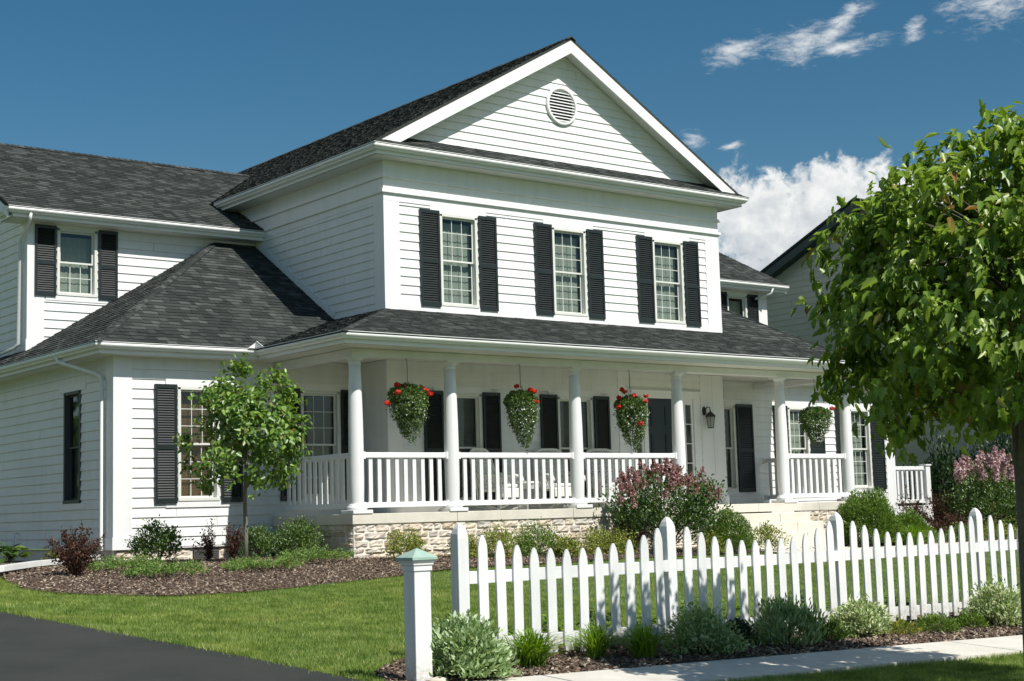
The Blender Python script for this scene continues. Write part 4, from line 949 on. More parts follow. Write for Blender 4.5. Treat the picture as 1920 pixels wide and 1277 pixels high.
def spikes(name, x, y, w, h, label, cat, group=None, m='blade', n=230, wd=.011):
    """clump of arching strap leaves"""
    r = plant_root(name, x, y, label, cat, group); V = []; F = []; w *= 1.25; n = int(n*1.5)
    for i in range(n):
        a = random.uniform(0, 6.283); ln = random.uniform(.65, 1.1); out = random.random()**.7*w*.5*1.05; hh = h*ln*(1-.35*(out/(w*.5))**2)
        ca, sa = math.cos(a), math.sin(a); b0 = (random.gauss(0, w*.06), random.gauss(0, w*.06)); w_ = wd*random.uniform(.7, 1.2); base = len(V)
        for j in range(6):
            q = j/5; rad = out*q**1.15; z = hh*(1.55*q-.62*q**2.4) if q < 1 else hh*.90
            ww = w_*(1-.15*q) if q < .8 else w_*(1-q)*3.4+.0006
            V += [(b0[0]+ca*rad-sa*ww/2, b0[1]+sa*rad+ca*ww/2, z), (b0[0]+ca*rad+sa*ww/2, b0[1]+sa*rad-ca*ww/2, z+.002)]
        F += [(base+2*j, base+2*j+1, base+2*j+3, base+2*j+2) for j in range(5)]
    np_mesh('foliage', np.array(V), np.array(F), M[m], r, True); return r
def twiggy(name, x, y, w, h, label, cat, group=None, m='barberry', stems_n=26, leaf=.028, per=60, arch=.25, dense=1.0, stem='twig'):
    """upright wands with leaves all along them"""
    r = plant_root(name, x, y, label, cat, group); tips = []; P = []; L = []
    for i in range(stems_n):
        a = random.uniform(0, 6.283); o = random.random()**.6*w*.5; hh = h*random.uniform(.45, 1.0)*(1-.45*(o/(w*.5))**2)
        tp = np.array([math.cos(a)*o, math.sin(a)*o, hh]); tips.append(tuple(tp))
        for q in rng.uniform(.12, 1.0, int(per*1.4)):
            c = tp*q; c[:2] = tp[:2]*q**(1+arch*2); P.append(c+rng.normal(0, .016+.012*(1-q), 3)); L.append(rng.normal(size=3)+np.array([0, 0, .5])+tp*.4)
    P = np.array(P); L = np.array(L); n = len(P); P[:, 2] = np.clip(P[:, 2], .01, None)
    leaves('foliage', M[m], r, P, L, rdir(n)+np.array([0, 0, .4]), 1.2*leaf*rng.uniform(.6, 1.3, n))
    stems('stem', M[stem], r, tips, r=.006, r1=.0015, bend=arch); return r
def juniper(x, y, w, d, h, label, group):
    h *= 1.45
    r = plant_root('juniper', x, y, label, 'juniper', group); P = []; L = []; tips = []
    for i in range(int(170*w*d)+30):
        a = random.uniform(0, 6.283); o = random.random()**.5; ex, ey = math.cos(a)*o*w/2, math.sin(a)*o*d/2; ln = random.uniform(.12, .24); z0 = h*(1-.55*o)*random.uniform(.5, 1.1)
        dr = np.array([math.cos(a)+random.gauss(0, .4), math.sin(a)+random.gauss(0, .4), random.uniform(.1, .55)]); dr /= np.linalg.norm(dr)
        for q in rng.uniform(0, 1, 30):
            P.append(np.array([ex, ey, max(.012, z0*.7)])+dr*ln*q+rng.normal(0, .011+.010*(1-q), 3)); L.append(dr*1.1+rng.normal(size=3)*.6)
        if i < 10: tips.append((ex, ey, z0*.7))
    P = np.array(P); n = len(P); P[:, 2] = np.clip(P[:, 2], .01, None)
    leaves('foliage', M['juniper'], r, P, np.array(L), rdir(n), .030*rng.uniform(.6, 1.4, n), SPRIG, 1.2)
    stems('stem', M['twig'], r, tips, r=.012); return r
def broadleaf(name, x, y, w, h, label, cat, group=None, m='green', n=40, leaf=.14, wd=1.5):
    r = plant_root(name, x, y, label, cat, group); a = rng.uniform(0, 6.283, n); o = rng.random(n)**.6*w*.36
    P = np.stack([np.cos(a)*o, np.sin(a)*o, h*(.75-.6*(o/(w*.4))**2)*rng.uniform(.6, 1.1, n)], 1); P[:, 2] = np.clip(P[:, 2], .03, None)
    L = np.stack([np.cos(a), np.sin(a), rng.uniform(-.1, .7, n)], 1)+rdir(n)*.35; Nn = np.stack([-np.cos(a)*.3, -np.sin(a)*.3, np.ones(n)], 1)+rdir(n)*.3
    leaves('foliage', M[m], r, P, L, Nn, leaf*rng.uniform(.7, 1.2, n), LEAF, wd, curl=rng.uniform(.05, .35, n))
    stems('stem', M['green'], r, [tuple(p) for p in P[:18]], r=.006, r1=.003); return r
def panicles(parent, spots, m, ln=.17, n=70, fl=.022, name='flower_panicle'):
    for p, d in spots:
        d = np.array(d, float); d /= np.linalg.norm(d); q = rng.random(n)**.8; rad = (1-q**1.5)*ln*.36+.014
        o = rdir(n); o -= d*(o@d)[:, None]
        P = np.array(p)+d*(q*ln)[:, None]+o*rad[:, None]*rng.uniform(.5, 1.1, (n, 1))
        leaves(name, M[m], parent, P, rdir(n), o+d*.5+rdir(n)*.4, fl*rng.uniform(.6, 1.2, n), PETAL)

def tree(name, x, y, trunk, cc, rad, label, m, bark, k, per, leaf, spread, droop, tmpl, tr, wd=1.0, shell=.35, lump=.10):
    """trunk: polyline (local). cc/rad: crown centre and radii (local)"""
    r = empty(name, (x, y, gz(x, y)), label, 'tree')
    cc = np.array(cc, float); rad = np.array(rad, float)
    d = rdir(k*3); d = d[d[:, 2] > -.86][:k]; rr = (shell+(1-shell)*rng.random(len(d))**.45)*(1+rng.normal(0, .04, len(d)))
    rr = rr*(1+lump*(np.sin(d[:, 0]*4.2+1.0)*np.sin(d[:, 1]*3.7+2.0)+np.sin(d[:, 2]*6.5+.6+d[:, 0]*3)))
    # the crown narrows a little to the top and bottom and is lumpy
    C_ = cc+d*rr[:, None]*rad*np.where(d[:, 2:3] > 0, np.array([[.93, .93, 1.0]]), np.array([[1.0, 1.0, 1.0]]))
    mb = MB(); tp = [Vector(p) for p in trunk]; nT = len(tp); mb.tube(tp, [tr*(1-.62*i/(nT-1)) for i in range(nT)], 12); mb.build('trunk', M[bark], r, smooth=True, world=False)
    lb = MB(); nodes = []
    top = [tp[i].lerp(tp[i+1], q) for i in range(nT//2, nT-1) for q in (0, .33, .66)]+[tp[-1]]
    for i in range(11):
        b = random.choice(top); j = random.randrange(len(C_)); e = Vector(cc*.25+C_[j]*.75) if i else Vector(cc+np.array([0, 0, rad[2]*.6]))
        if e.z < b.z+.12: e.z = b.z+.12+.2*random.random()
        mid = b.lerp(e, .5)+Vector((0, 0, -.08*(e-b).length)); pts = [b*(1-q)**2+mid*2*q*(1-q)+e*q*q for q in [v/5 for v in range(6)]]
        lb.tube(pts, [tr*.42*(1-.8*v/5) for v in range(6)], 7, cap=False); nodes += pts[2:]
    for c in C_:
        e = Vector(c); b = min(nodes, key=lambda p: (p-e).length+max(0, p.z-e.z)*.8); mid = b.lerp(e, .5)+Vector((random.uniform(-.05, .05), random.uniform(-.05, .05), .03))
        lb.tube([b, mid, e], [tr*.11, tr*.07, tr*.03], 4, cap=False)
    lb.build('branches', M[bark], r, recalc=False, world=False)
    i = rng.integers(0, len(C_), len(C_)*per); n = len(i)
    out = (C_[i]-cc)/rad; out /= np.linalg.norm(out, axis=1, keepdims=True)+1e-6
    P = C_[i]+rng.normal(0, spread, (n, 3))+out*spread*.4
    L = out*.45+rdir(n)*.75+np.array([0, 0, -droop]); Nn = out*.8+rdir(n)*.5+np.array([0, -.25, .7])
    leaves('crown', M[m], r, P, L, Nn, leaf*rng.uniform(.6, 1.2, n), tmpl, wd, curl=rng.uniform(0, .45, n)); return r

# ------------------------------------------------------------------ plants: placing
G1 = 'shrubs in the bed along the house'; G2 = 'plants along the picket fence'
broadleaf('leafy_plant', -6.25, 2.6, .85, .40, 'large round-leaved green plant at the foot of the left side wall', 'plant', m='green', n=46, leaf=.20)
broadleaf('leafy_plant', -5.75, 1.75, .5, .26, 'low pale green plant between the side wall and the left dark red shrub', 'plant', m='spirea', n=60, leaf=.08)
twiggy('barberry', -7.38, -3.3, .98, .82, 'dark red leafy shrub in the mulch in front of the left side wall', 'shrub', G1, stems_n=58, per=64, leaf=.032)
bush('viburnum', -4.92, -.6, .86, .72, 'open glossy green shrub in front of the lit corner of the left wing', 'shrub', G1, m='green', n=1500, leaf=.042, k=46, cl=.075, low=.25, shell=.35)
twiggy('barberry', -3.68, 0.0, .75, .74, 'thin upright dark red shrub left of the young tree trunk', 'shrub', G1, stems_n=17, per=34, leaf=.034)
twiggy('barberry', -3.19, .1, .55, .72, 'brownish upright shrub just behind the young tree trunk', 'shrub', G1, m='barberry', stems_n=24, per=46, leaf=.030)
bush('holly', -2.80, .0, .58, .66, 'narrow dark green shrub just right of the young tree trunk', 'shrub', G1, m='green', n=1600, leaf=.032, k=40)
bush('holly', -2.50, -.9, .84, .74, 'rounded glossy green shrub against the shaded side of the porch base', 'shrub', G1, m='green', n=2600, leaf=.034, k=60)
juniper(-6.50, -2.85, .85, .8, .18, 'spreading juniper left of the young tree, nearer the wall', 'low junipers in the mulch')
juniper(-6.35, -3.95, .95, .80, .16, 'spreading juniper left of the young tree, nearest the lawn', 'low junipers in the mulch')
juniper(-4.55, -3.45, 1.02, .80, .14, 'flat juniper right of the young tree, nearest the lawn', 'low junipers in the mulch')
juniper(-3.10, -2.5, 1.1, .8, .20, 'spreading juniper in front of the porch base corner', 'low junipers in the mulch')
bush('spirea', -1.44, -2.6, .66, .54, 'small golden green shrub in front of the stone base, above the green post cap', 'shrub', G1, m='spirea', n=1500, leaf=.026, k=44, low=.12)
bush('spirea', -.18, -2.6, .50, .45, 'small golden green shrub behind the first fence post', 'shrub', G1, m='spirea', n=1000, leaf=.026, k=34, low=.12)
bush('spirea', .42, -2.7, .80, .52, 'green shrub behind the first fence pickets', 'shrub', G1, m='spirea', n=1500, leaf=.028, k=44, low=.12)
bush('spirea', 1.43, -2.6, .92, .62, 'larger green shrub below the second porch bay', 'shrub', G1, m='yew', n=2300, leaf=.028, k=54, low=.12)
bush('spirea', 1.60, -3.2, .50, .38, 'low yellowish shrub beside the larger green one', 'shrub', G1, m='spirea', n=900, leaf=.026, k=30, low=.12)
bush('spirea', 2.95, -2.7, 1.1, .48, 'wide golden shrub left of the lilac', 'shrub', G1, m='spirea', n=2000, leaf=.028, k=60, low=.12)
twiggy('barberry', 3.7, -2.55, .85, .72, 'reddish thin shrub under the left side of the lilac', 'shrub', G1, stems_n=20, per=40, leaf=.032)
r = bush('lilac', 4.40, -2.8, 2.36, 1.62, 'big lilac bush with dusty mauve panicles in front of the porch railing', 'lilac', None, m='lilacleaf', n=4200, leaf=.058, k=110, cl=.055, low=.30, shell=.40, nst=26, stem='bark', vase=.55)
sp = []
for a, o, z in [(random.uniform(0, 6.283), random.uniform(.15, 1.0), random.uniform(0, 1)) for _ in range(84)]:
    X = math.cos(a)*o*1.12; Y = math.sin(a)*o*.95; zz = .55+1.08*math.sqrt(max(0, 1-o*o*.86))*random.uniform(.62, 1.02)
    sp.append(((X, Y, zz), (X*.35+random.uniform(-.2, .2), Y*.35, 1)))
panicles(r, sp, 'lilacflower', .21, 90, .028)
bush('spirea', 4.95, -3.4, .6, .50, 'golden shrub seen between the pickets under the lilac', 'shrub', G1, m='spirea', n=900, leaf=.028, k=30, low=.1)
mound('boxwood', 5.55, -3.3, 1.00, .84, 'rounded bright green shrub right of the lilac', 'shrub', G1, n=12000, leaf=.036, lump=.07)
bush('rose_bush', 6.56, -3.4, .66, .60, 'small loose yellow-green shrub in front of the porch steps', 'shrub', G1, m='spirea', n=800, leaf=.036, k=26, low=.2, shell=.3)
mound('yew', 10.16, -2.9, 1.5, 1.13, 'tall domed evergreen shrub in front of the right porch corner', 'shrub', G1, n=24000, leaf=.050)
mound('yew', 11.35, -3.0, 1.15, .66, 'lower evergreen shrub spreading right of the domed one', 'shrub', G1, n=14000, leaf=.046)
spikes('daylily', 10.85, -3.5, .75, .50, 'green grassy clump at the foot of the evergreens', 'daylily', None, n=320)
twiggy('barberry', 13.4, -1.6, 1.25, 1.28, 'tall thin red-brown shrub in front of the side deck railing', 'shrub', G1, stems_n=34, per=56, leaf=.034)
twiggy('barberry', 14.2, -2.2, 1.5, .62, 'low dense dark red shrub right of the evergreens', 'shrub', G1, stems_n=70, per=56, leaf=.036)
twiggy('barberry', 16.1, -.4, 1.5, 1.2, 'bronze shrub between the side deck and the right lilac', 'shrub', G1, m='barberry', stems_n=60, per=60, leaf=.036)
r = bush('lilac', 16.75, -1.4, 2.3, 1.75, 'lilac bush with pale pink flower heads at the right edge behind the fence', 'lilac', None, m='green', n=4200, leaf=.058, k=90, cl=.07, low=.25, shell=.45, nst=20)
sp = []
for a, o, z in [(random.uniform(0, 6.283), random.uniform(.1, 1.0), 0) for _ in range(40)]:
    X = math.cos(a)*o*1.15; Y = math.sin(a)*o*1.1; zz = .55+1.25*math.sqrt(max(0, 1-o*o*.8))*random.uniform(.75, 1.02)
    sp.append(((X, Y, zz), (X*.5, Y*.5, 1)))
panicles(r, sp, 'lilacpink', .36, 130, .042)
bush('spirea', 14.9, -3.0, 1.3, .36, 'golden green low shrub in front of the right lilac', 'shrub', G1, m='spirea', n=1800, leaf=.032, k=50, low=.1)
bush('spirea', 17.6, -3.0, 1.5, .42, 'yellow-green shrub at the far right behind the last pickets', 'shrub', G1, m='spirea', n=2000, leaf=.032, k=50, low=.1)
bush('spirea', 13.2, -3.0, .8, .34, 'small green shrub behind the path, right of the evergreens', 'shrub', G1, m='yew', n=1100, leaf=.032, k=34, low=.1)
for (x, y, w_, h_, lb_) in ((18.6, 1.2, 2.2, 2.3, 'dark evergreen shrub behind the side deck post'), (18.9, -.4, 2.2, 2.5, 'dark evergreen shrub behind the right lilac'), (19.4, -2.2, 2.4, 2.6, 'dark evergreen shrub at the far right behind the street tree trunk'), (21.2, -4.2, 3.0, 3.0, 'dark evergreen shrub beyond the right edge of the neighbouring wall')):
    mound('evergreen', x, y, w_, h_, lb_, 'shrub', None, m='darkgreen', n=9000, leaf=.10, lump=.16)
# behind the fence
for i, (x, y, w_, h_) in enumerate(((-6.9, -12.35, .34, .22), (-6.2, -12.2, .42, .36), (-5.6, -12.2, .50, .36), (-5.05, -12.25, .36, .30), (-4.2, -12.15, .40, .42), (-3.75, -12.2, .36, .40), (-2.6, -12.2, .36, .46), (-1.9, -12.2, .40, .42), (-.9, -12.2, .36, .30))):
    broadleaf('leafy_plant', x, y, w_, h_, ['low green plant behind the left end of the fence', 'green leafy plant behind the second and third pickets', 'green leafy plant behind the middle of the first fence panel', 'green leafy plant behind the first panel, nearer the second post', 'green plant behind the second fence post', 'green plant right of the second fence post, behind the pickets', 'tall green plant behind the middle of the second panel', 'green plant behind the second panel, nearer the third post', 'low green plant behind the third fence post'][i], 'plant', G2, m=('blade' if i % 2 else 'green'), n=70, leaf=.07, wd=1.3)
# in front of the fence
bush('sage_bush', -8.36, -13.72, .66, .50, 'large pale grey-green leafy shrub at the foot of the lone white post', 'shrub', G2, m='sage', n=3000, leaf=.052, k=60, cl=.07, low=.10, up=.6, wd=.75)
spikes('daylily', -7.50, -13.52, .62, .34, 'bright green daylily clump, first right of the grey-green shrub', 'daylily', 'daylily clumps in front of the fence', n=260)
spikes('daylily', -6.66, -13.38, .50, .32, 'bright green daylily clump, smallest of the three by the fence', 'daylily', 'daylily clumps in front of the fence', n=190)
spikes('daylily', -6.26, -13.58, .56, .32, 'shaded daylily clump next to the grey shrub below the second post', 'daylily', 'daylily clumps in front of the fence', n=210, m='blade')
bush('sage_bush', -5.56, -13.6, .66, .40, 'shaded blue-green low shrub at the foot of the second fence post', 'shrub', G2, m='sage', n=2600, leaf=.042, k=56, low=.08, up=.3, wd=.7)
bush('small_shrub', -5.02, -13.55, .30, .30, 'small dark wispy shrub right of the blue-green one', 'shrub', G2, m='darkgreen', n=420, leaf=.035, k=20, low=.15)
bush('phlox', -4.38, -13.6, .62, .46, 'upright willow-leaved green shrub below the third post', 'shrub', G2, m='sage', n=1700, leaf=.050, k=50, low=.15, up=1.1, wd=.55)
bush('small_shrub', -3.74, -13.55, .36, .22, 'small spreading green plant right of the willow-leaved shrub', 'shrub', G2, m='yew', n=700, leaf=.035, k=26, low=.1, wd=.6)
bush('variegated_shrub', -3.14, -13.5, .54, .38, 'cream and green variegated shrub in the middle of the third panel', 'shrub', G2, m='varieg', n=1500, leaf=.044, k=40, low=.15, wd=.8)
mound('dianthus', -2.64, -13.6, .38, .14, 'low olive mound right of the variegated shrub', 'plant', G2, m='spirea', n=1100, leaf=.03)
mound('dianthus', -2.12, -13.66, .46, .18, 'tight bright green mound in front of the fence', 'plant', G2, m='yew', n=2000, leaf=.03)
mound('dianthus', -1.44, -13.6, .36, .16, 'small green mound left of the large variegated shrub', 'plant', G2, m='yew', n=1200, leaf=.032)
bush('variegated_shrub', -.92, -13.6, .60, .48, 'large round cream-leaved variegated shrub at the right end of the bed', 'shrub', G2, m='varieg', n=2600, leaf=.042, k=60, low=.1, wd=.8)

# ------------------------------------------------------------------ trees
tree('young_tree', -4.12, -2.1, [(0, 0, -.05), (.01, 0, .5), (.0, .01, 1.0), (.02, .0, 1.5), (.05, .02, 2.1), (.1, 0, 2.8)], (.04, 0, 2.10), (1.03, .95, 1.05), 'young green tree with a slim trunk in front of the left wing window', 'pear', 'bark_y', 132, 36, .098, .080, .35, LEAF, .042, 1.2, shell=.12, lump=.09)
tree('maple_tree', -5.12, -16.8, [(-.03, 0, -.1), (-.02, 0, .5), (-.01, 0, 1.2), (-.02, 0, 1.6), (.0, .02, 2.1), (.03, 0, 2.8), (.05, 0, 3.6)], (.21, -.08, 3.12), (1.76, 1.70, 1.36), 'broad leafy maple street tree filling the right side of the picture', 'maple', 'bark', 430, 46, .112, .088, .75, MAPLE, .075, .95, shell=.24, lump=.05)

# ------------------------------------------------------------------ hanging baskets
def basket(x, y, ztop, zmid, w, h, label, reds, lopsided, whites=300):
    r = empty('hanging_basket', (x, y, zmid), label, 'hanging basket', 'hanging flower baskets on the porch')
    hz = ztop-zmid; mb = MB()
    mb.tube([(-.035, 0, hz-.015), (-.02, 0, hz+.012), (.0, 0, hz), (.004, 0, hz-.06), (.004, 0, hz-.42), (.018, 0, hz-.45), (.036, 0, hz-.43), (.040, 0, hz-.40)], .006, 6); mb.build('hook', M['hook'], r, world=False)
    zb = hz-.45
    for k in range(3):
        a = k*2.094+.4; mb = MB(); mb.tube([(.018, 0, zb), (.13*math.cos(a), .13*math.sin(a), -.06)], .0035, 5); mb.build('hanger', M['whiteflower'], r, world=False)
    mb = MB(); mb.lathe([(.07, -.22), (.10, -.20), (.145, -.06), (.15, -.05), (.14, -.06)], (0, 0, 0), 20); mb.build('pot', M['gutter'], r, smooth=True, world=False)
    # foliage: a full head, then trails narrowing downwards
    w = w*1.22; n = 1700; d = rdir(n); P = d*np.array([w*.46, w*.46, h*.20])*(rng.random((n, 1))**.35); P[:, 2] += -.02
    ns_ = 46; sa = rng.uniform(0, 6.283, ns_); sl_ = rng.uniform(.38, 1.12, ns_)*(1+.12*np.cos(sa)); so_ = rng.uniform(.75, 1.12, ns_)
    n2 = 4600; k_ = rng.integers(0, ns_, n2); q = rng.random(n2)**.8*sl_[k_]; a = sa[k_]+rng.normal(0, .16, n2); rad = w*.47*(1-.62*np.clip(q, 0, 1.15)**1.5)*so_[k_]*rng.uniform(.78, 1.05, n2)
    P2 = np.stack([np.cos(a)*rad+lopsided*w*q*.35, np.sin(a)*rad, -.05-q*h*.74], 1); P2 += rng.normal(0, .016, P2.shape)
    n5 = 900; q5 = rng.random(n5)*.55; P5 = np.stack([rng.normal(0, w*.17, n5), rng.normal(0, w*.17, n5), -.05-q5*h*.7], 1); P2 = np.concatenate([P2, P5]); n2 += n5
    PP = np.concatenate([P, P2]); LL = np.concatenate([d+rdir(n)*.6, rdir(n2)*.8+np.array([0, 0, -.9])]); m_ = len(PP)
    out = PP*np.array([1, 1, .3]); leaves('foliage', M['basketleaf'], r, PP, LL, rdir(m_)*.7+out*3+np.array([0, 0, .3]), np.concatenate([.050*rng.uniform(.6, 1.2, n), .030*rng.uniform(.6, 1.3, n2)]), LEAF, 1.4)
    mb = MB()
    for _ in range(44):
        a0 = random.uniform(0, 6.283); r0 = w*.40; e = random.uniform(.5, 1.0); rr_ = w*.46*(1-.8*e**1.25)
        mb.tube([(math.cos(a0)*.08, math.sin(a0)*.08, -.03), (math.cos(a0)*r0, math.sin(a0)*r0, -.10), (math.cos(a0)*(r0+rr_)*.55+lopsided*w*.2*e, math.sin(a0)*(r0+rr_)*.55, -.1-h*.4*e), (math.cos(a0)*rr_+lopsided*w*.35*e, math.sin(a0)*rr_, -.06-h*.77*e)], .002, 4, cap=False)
    mb.build('trailing_stem', M['basketleaf'], r, recalc=False, world=False)
    n3 = whites; q = rng.random(n3)**.8; a = rng.uniform(3.3, 6.9, n3); rad = w*.50*(1-.74*q**1.25)*rng.uniform(.85, 1.12, n3)
    P3 = np.stack([np.cos(a)*rad+lopsided*w*(q*.35+.10), np.sin(a)*rad, -.14-q*h*.62], 1)
    tag(leaves('white_flower', M['whiteflower'], r, P3, rdir(n3), P3*np.array([1, 1, 0])*4+rdir(n3)*.4, .019*rng.uniform(.6, 1.2, n3), PETAL), kind='stuff')
    for (fx, fy, fz_) in reds:
        fx, fy, fz_ = fx*1.18, fy*1.6-.03, fz_+.035
        n4 = 46; d4 = rdir(n4); P4 = np.array([fx, fy, fz_])+d4*.040*np.array([1.15, 1.15, .8]); leaves('red_flower', M['redflower'], r, P4, rdir(n4), d4+rdir(n4)*.2, .032*rng.uniform(.7, 1.2, n4), PETAL)
        mb = MB(); mb.tube([(fx*.4, fy*.4, 0), (fx*.8, fy*.8, fz_*.4), (fx, fy, fz_)], .003, 4); mb.build('flower_stalk', M['basketleaf'], r, world=False)
basket(-.70, -1.70, 2.75, 2.12, .62, .98, 'hanging basket with red geraniums, leftmost on the porch', [(-.24, -.05, .12), (-.26, -.08, -.02), (-.38, 0, -.20), (-.10, 0, .10), (.19, -.05, .08), (.23, -.1, .02), (.32, -.08, -.03), (.14, .05, .10)], .15, 90)
basket(1.84, -1.70, 2.75, 2.08, .54, .98, 'hanging basket with white trailing flowers, second from the left', [(-.10, .0, .22), (.08, -.1, .15), (.15, -.1, .12), (.17, -.12, -.08), (.25, 0, .03)], .2, 380)
basket(4.60, -1.70, 2.75, 2.05, .56, 1.0, 'hanging basket with red geraniums above the big lilac bush', [(-.27, 0, .10), (-.14, 0, .22), (-.03, -.08, .14), (-.28, 0, -.08), (.24, -.08, .14), (.17, -.12, .03), (-.08, .1, .28), (-.05, -.2, -.42)], .22)
basket(10.10, -1.70, 2.75, 1.98, .62, .78, 'hanging basket with one red flower, rightmost on the porch', [(.31, -.08, .08), (.27, .02, .03)], .0, 280)

# ------------------------------------------------------------------ porch furniture
def rocker(x, y, rot, label):
    """white wicker rocking chair, front towards -y"""
    r = empty('rocking_chair', (x, y, .05), label, 'rocking chair', 'wicker chairs on the porch'); r.rotation_euler = (0, 0, rot); w_ = .30
    def part(mb, name, m='wicker', **kw): return mb.build(name, M[m], r, world=False, **kw)
    mb = MB(); mb.box(-w_, w_, -.28, .27, .36, .42); part(mb, 'seat', bevel=.02)
    mb = MB(); mb.box(-w_+.03, w_-.03, -.27, .22, .425, .50); part(mb, 'cushion', 'cloth', bevel=.03)
    # back: curved frame with a diagonal weave
    mb = MB(); pts = []
    W2, H = .36, 1.20
    for q in range(25):
        t_ = q/24; ang = math.pi*t_; X = -W2*math.copysign(abs(math.cos(ang))**.45, math.cos(ang)); Z = .42+(H-.42)*min(1, abs(math.sin(ang))**.35)
        pts.append((X, .26+(Z-.42)*.24, Z))
    mb.tube(pts, .026, 8); back_ = part(mb, 'backrest', smooth=True)
    mb = MB()
    for k in range(-13, 14):
        for sg_ in (1, -1):
            a = None; b = None
            seg = []
            for q in range(21):
                z = .44+(H-.46)*q/20; X = k*.055+sg_*(z-.78)*.8
                if abs(X) < W2-.015 and (z < H-.06 or abs(X) < W2-.08): seg.append((X, .262+(z-.42)*.24, z))
            if len(seg) > 1: mb.tube([seg[0], seg[-1]], .010, 4)
    for k in range(7): 
        z = .50+.09*k; mb.tube([(-W2+.02, .262+(z-.42)*.24, z), (W2-.02, .262+(z-.42)*.24, z)], .007, 4)
    mb.build('wicker_weave', M['wicker'], back_, recalc=False, world=False)
    for s_ in (-1, 1):
        mb = MB(); mb.tube([(s_*.35, .34, .74), (s_*.37, .10, .68), (s_*.37, -.16, .66), (s_*.36, -.30, .62), (s_*.35, -.33, .54)], .034, 8); part(mb, 'armrest', smooth=True)
        mb = MB(); mb.tube([(s_*.35, -.31, .60), (s_*.33, -.27, .38), (s_*.31, -.25, .04)], .018, 7); part(mb, 'leg', smooth=True)
        mb = MB(); mb.tube([(s_*.33, .30, .62), (s_*.32, .28, .38), (s_*.31, .27, .06)], .018, 7); part(mb, 'leg', smooth=True)
        mb = MB(); mb.tube([(s_*.31, -.52+.13*q, .020+.55*(-.52+.13*q+.02)**2) for q in range(10)], .017, 7); part(mb, 'rocker', smooth=True)
        mb = MB()
        for k in range(9):
            yy = -.26+.065*k; mb.tube([(s_*.35, yy, .40), (s_*.36, yy, .66)], .008, 4)
            mb.tube([(s_*.35, yy, .40), (s_*.36, min(yy+.12, .3), .66)], .006, 4)
        part(mb, 'side_weave', recalc=False)
    mb = MB(); mb.box(-w_, w_, -.285, -.27, .24, .40); part(mb, 'skirt', bevel=.006)
    return r
rocker(2.10, -.62, .32, 'white wicker rocking chair with a rounded back, left of the small table')
rocker(3.66, -.60, -.15, 'white wicker rocking chair behind the third column')
rocker(4.95, -.60, -.30, 'white wicker rocking chair seen between the third and fourth columns')
tb = empty('side_table', (2.88, -.55, .05), 'small white wicker table between two rocking chairs', 'table')
mb = MB(); mb.lathe([(.0, .50), (.25, .50), (.26, .515), (.26, .53), (.25, .545), (0, .545)], (0, 0, 0), 20); mb.build('table_top', M['wicker'], tb, world=False)
mb = MB(); mb.lathe([(.20, .40), (.24, .50), (.23, .50), (.19, .40)], (0, 0, 0), 20); mb.build('apron', M['wicker'], tb, world=False)
for a in range(4):
    an = a*math.pi/2+.78; mb = MB(); mb.tube([(.19*math.cos(an), .19*math.sin(an), .5), (.17*math.cos(an), .17*math.sin(an), .25), (.22*math.cos(an), .22*math.sin(an), .0)], .016, 7); mb.build('leg', M['wicker'], tb, smooth=True, world=False)
mb = MB(); mb.lathe([(0, .14), (.17, .14), (.18, .15), (.17, .165), (0, .165)], (0, 0, 0), 16); mb.build('lower_shelf', M['wicker'], tb, world=False)

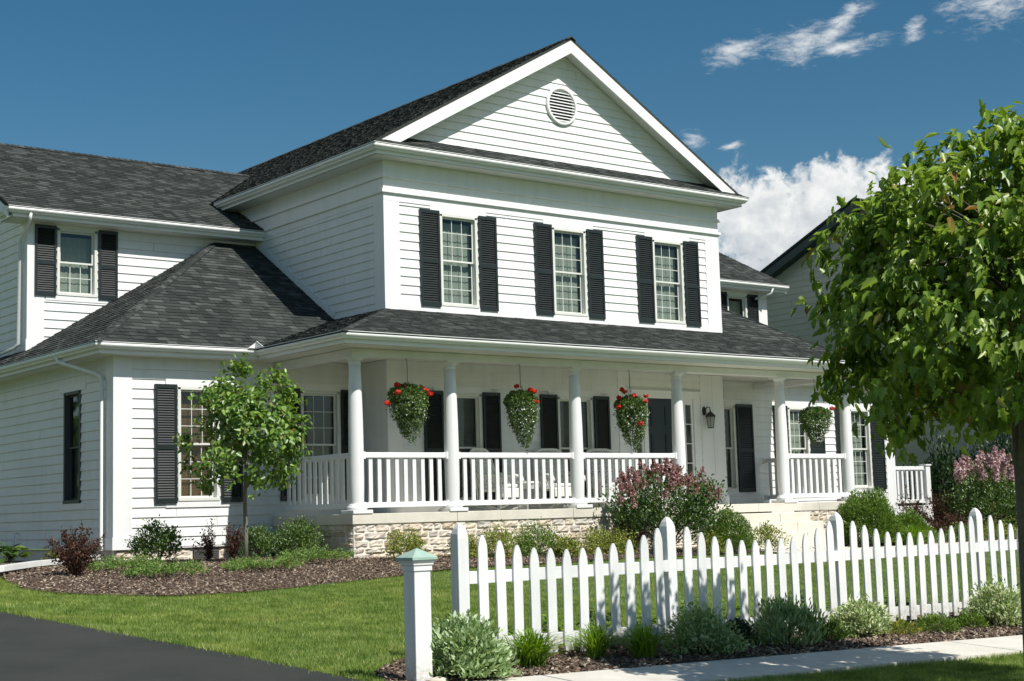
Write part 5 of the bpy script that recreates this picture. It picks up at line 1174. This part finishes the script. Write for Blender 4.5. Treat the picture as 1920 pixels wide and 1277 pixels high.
# ------------------------------------------------------------------ neighbouring house
nb = empty('neighbour_house', (26, 4.6, -.7), 'beige sided neighbouring house with a dark green gable rake, half hidden by the street tree', 'house')
XN, yp, zp, sl_n = 20.0, 4.5, 8.98, .433; FN = left(XN)      # gable end faces left, ridge runs away to the right
rk_ = lambda y: zp-sl_n*abs(y-yp); ye0, ye1 = -3.4, 12.4; zq = rk_(12.0)-.3
mb = MB(); siding(mb, FN, -.9, zq, -3.0, 12.0, (), e=.19)
siding(mb, FN, zq, zp-.32, lambda z: -3.0+(z-zq)/sl_n, lambda z: 12.0-(z-zq)/sl_n, (), e=.19, z0=-.9+.19*int((zq+.9)/.19))
siding(mb, front(-3.0), -.9, zq, XN, XN+13, (), e=.19); mb.build('wall', M['beige'], nb, recalc=False)
for ya in (ye0, ye1):
    mb = MB(); mb.prism([(XN-.42, ya, rk_(ya)-.06), (XN-.42, ya, rk_(ya)-.34), (XN-.42, yp, zp-.34), (XN-.42, yp, zp-.06)], (.04, 0, 0)); mb.build('rake_board', M['greentrim'], nb)
    mb = MB(); mb.prism([(XN-.38, ya, rk_(ya)-.30), (XN-.38, yp, zp-.30), (XN, yp, zp-.30), (XN, ya, rk_(ya)-.30)], (0, 0, .03)); mb.build('soffit', M['greentrim'], nb)
    mb = MB(); mb.prism([(XN-.46, ya, rk_(ya)-.06), (XN-.46, yp, zp-.06), (XN+13, yp, zp-.06), (XN+13, ya, rk_(ya)-.06)], (0, 0, .07)); mb.build('roof', M['shingle'], nb)
mb = MB(); mb.wbox(FN, 4.55, 5.1, .02, .05, 7.45, 8.05)
for i in range(8): mb.wbox(FN, 4.6, 5.05, .05, .065, 7.48+.07*i, 7.515+.07*i)
mb.build('gable_vent', M['beige'], nb)

# ------------------------------------------------------------------ unseen wood added at left to cut skylight and darken the side window's reflection
n = 24000; cxw = rng.uniform(-10, 170, 26); k_ = rng.integers(0, 26, n); d = rdir(n); d[:, 2] = np.abs(d[:, 2])
hw = rng.uniform(10, 17, 26)[k_]; P = np.stack([-46+rng.uniform(-6, 6, 26)[k_]+d[:, 0]*5.5, cxw[k_]+d[:, 1]*6.5, -.7+d[:, 2]*hw*rng.uniform(.75, 1, n)], 1)
tag(leaves('added_woodland', M['green'], None, P, rdir(n), d+rdir(n)*.4, 1.2*rng.uniform(.6, 1.3, n)), kind='stuff')
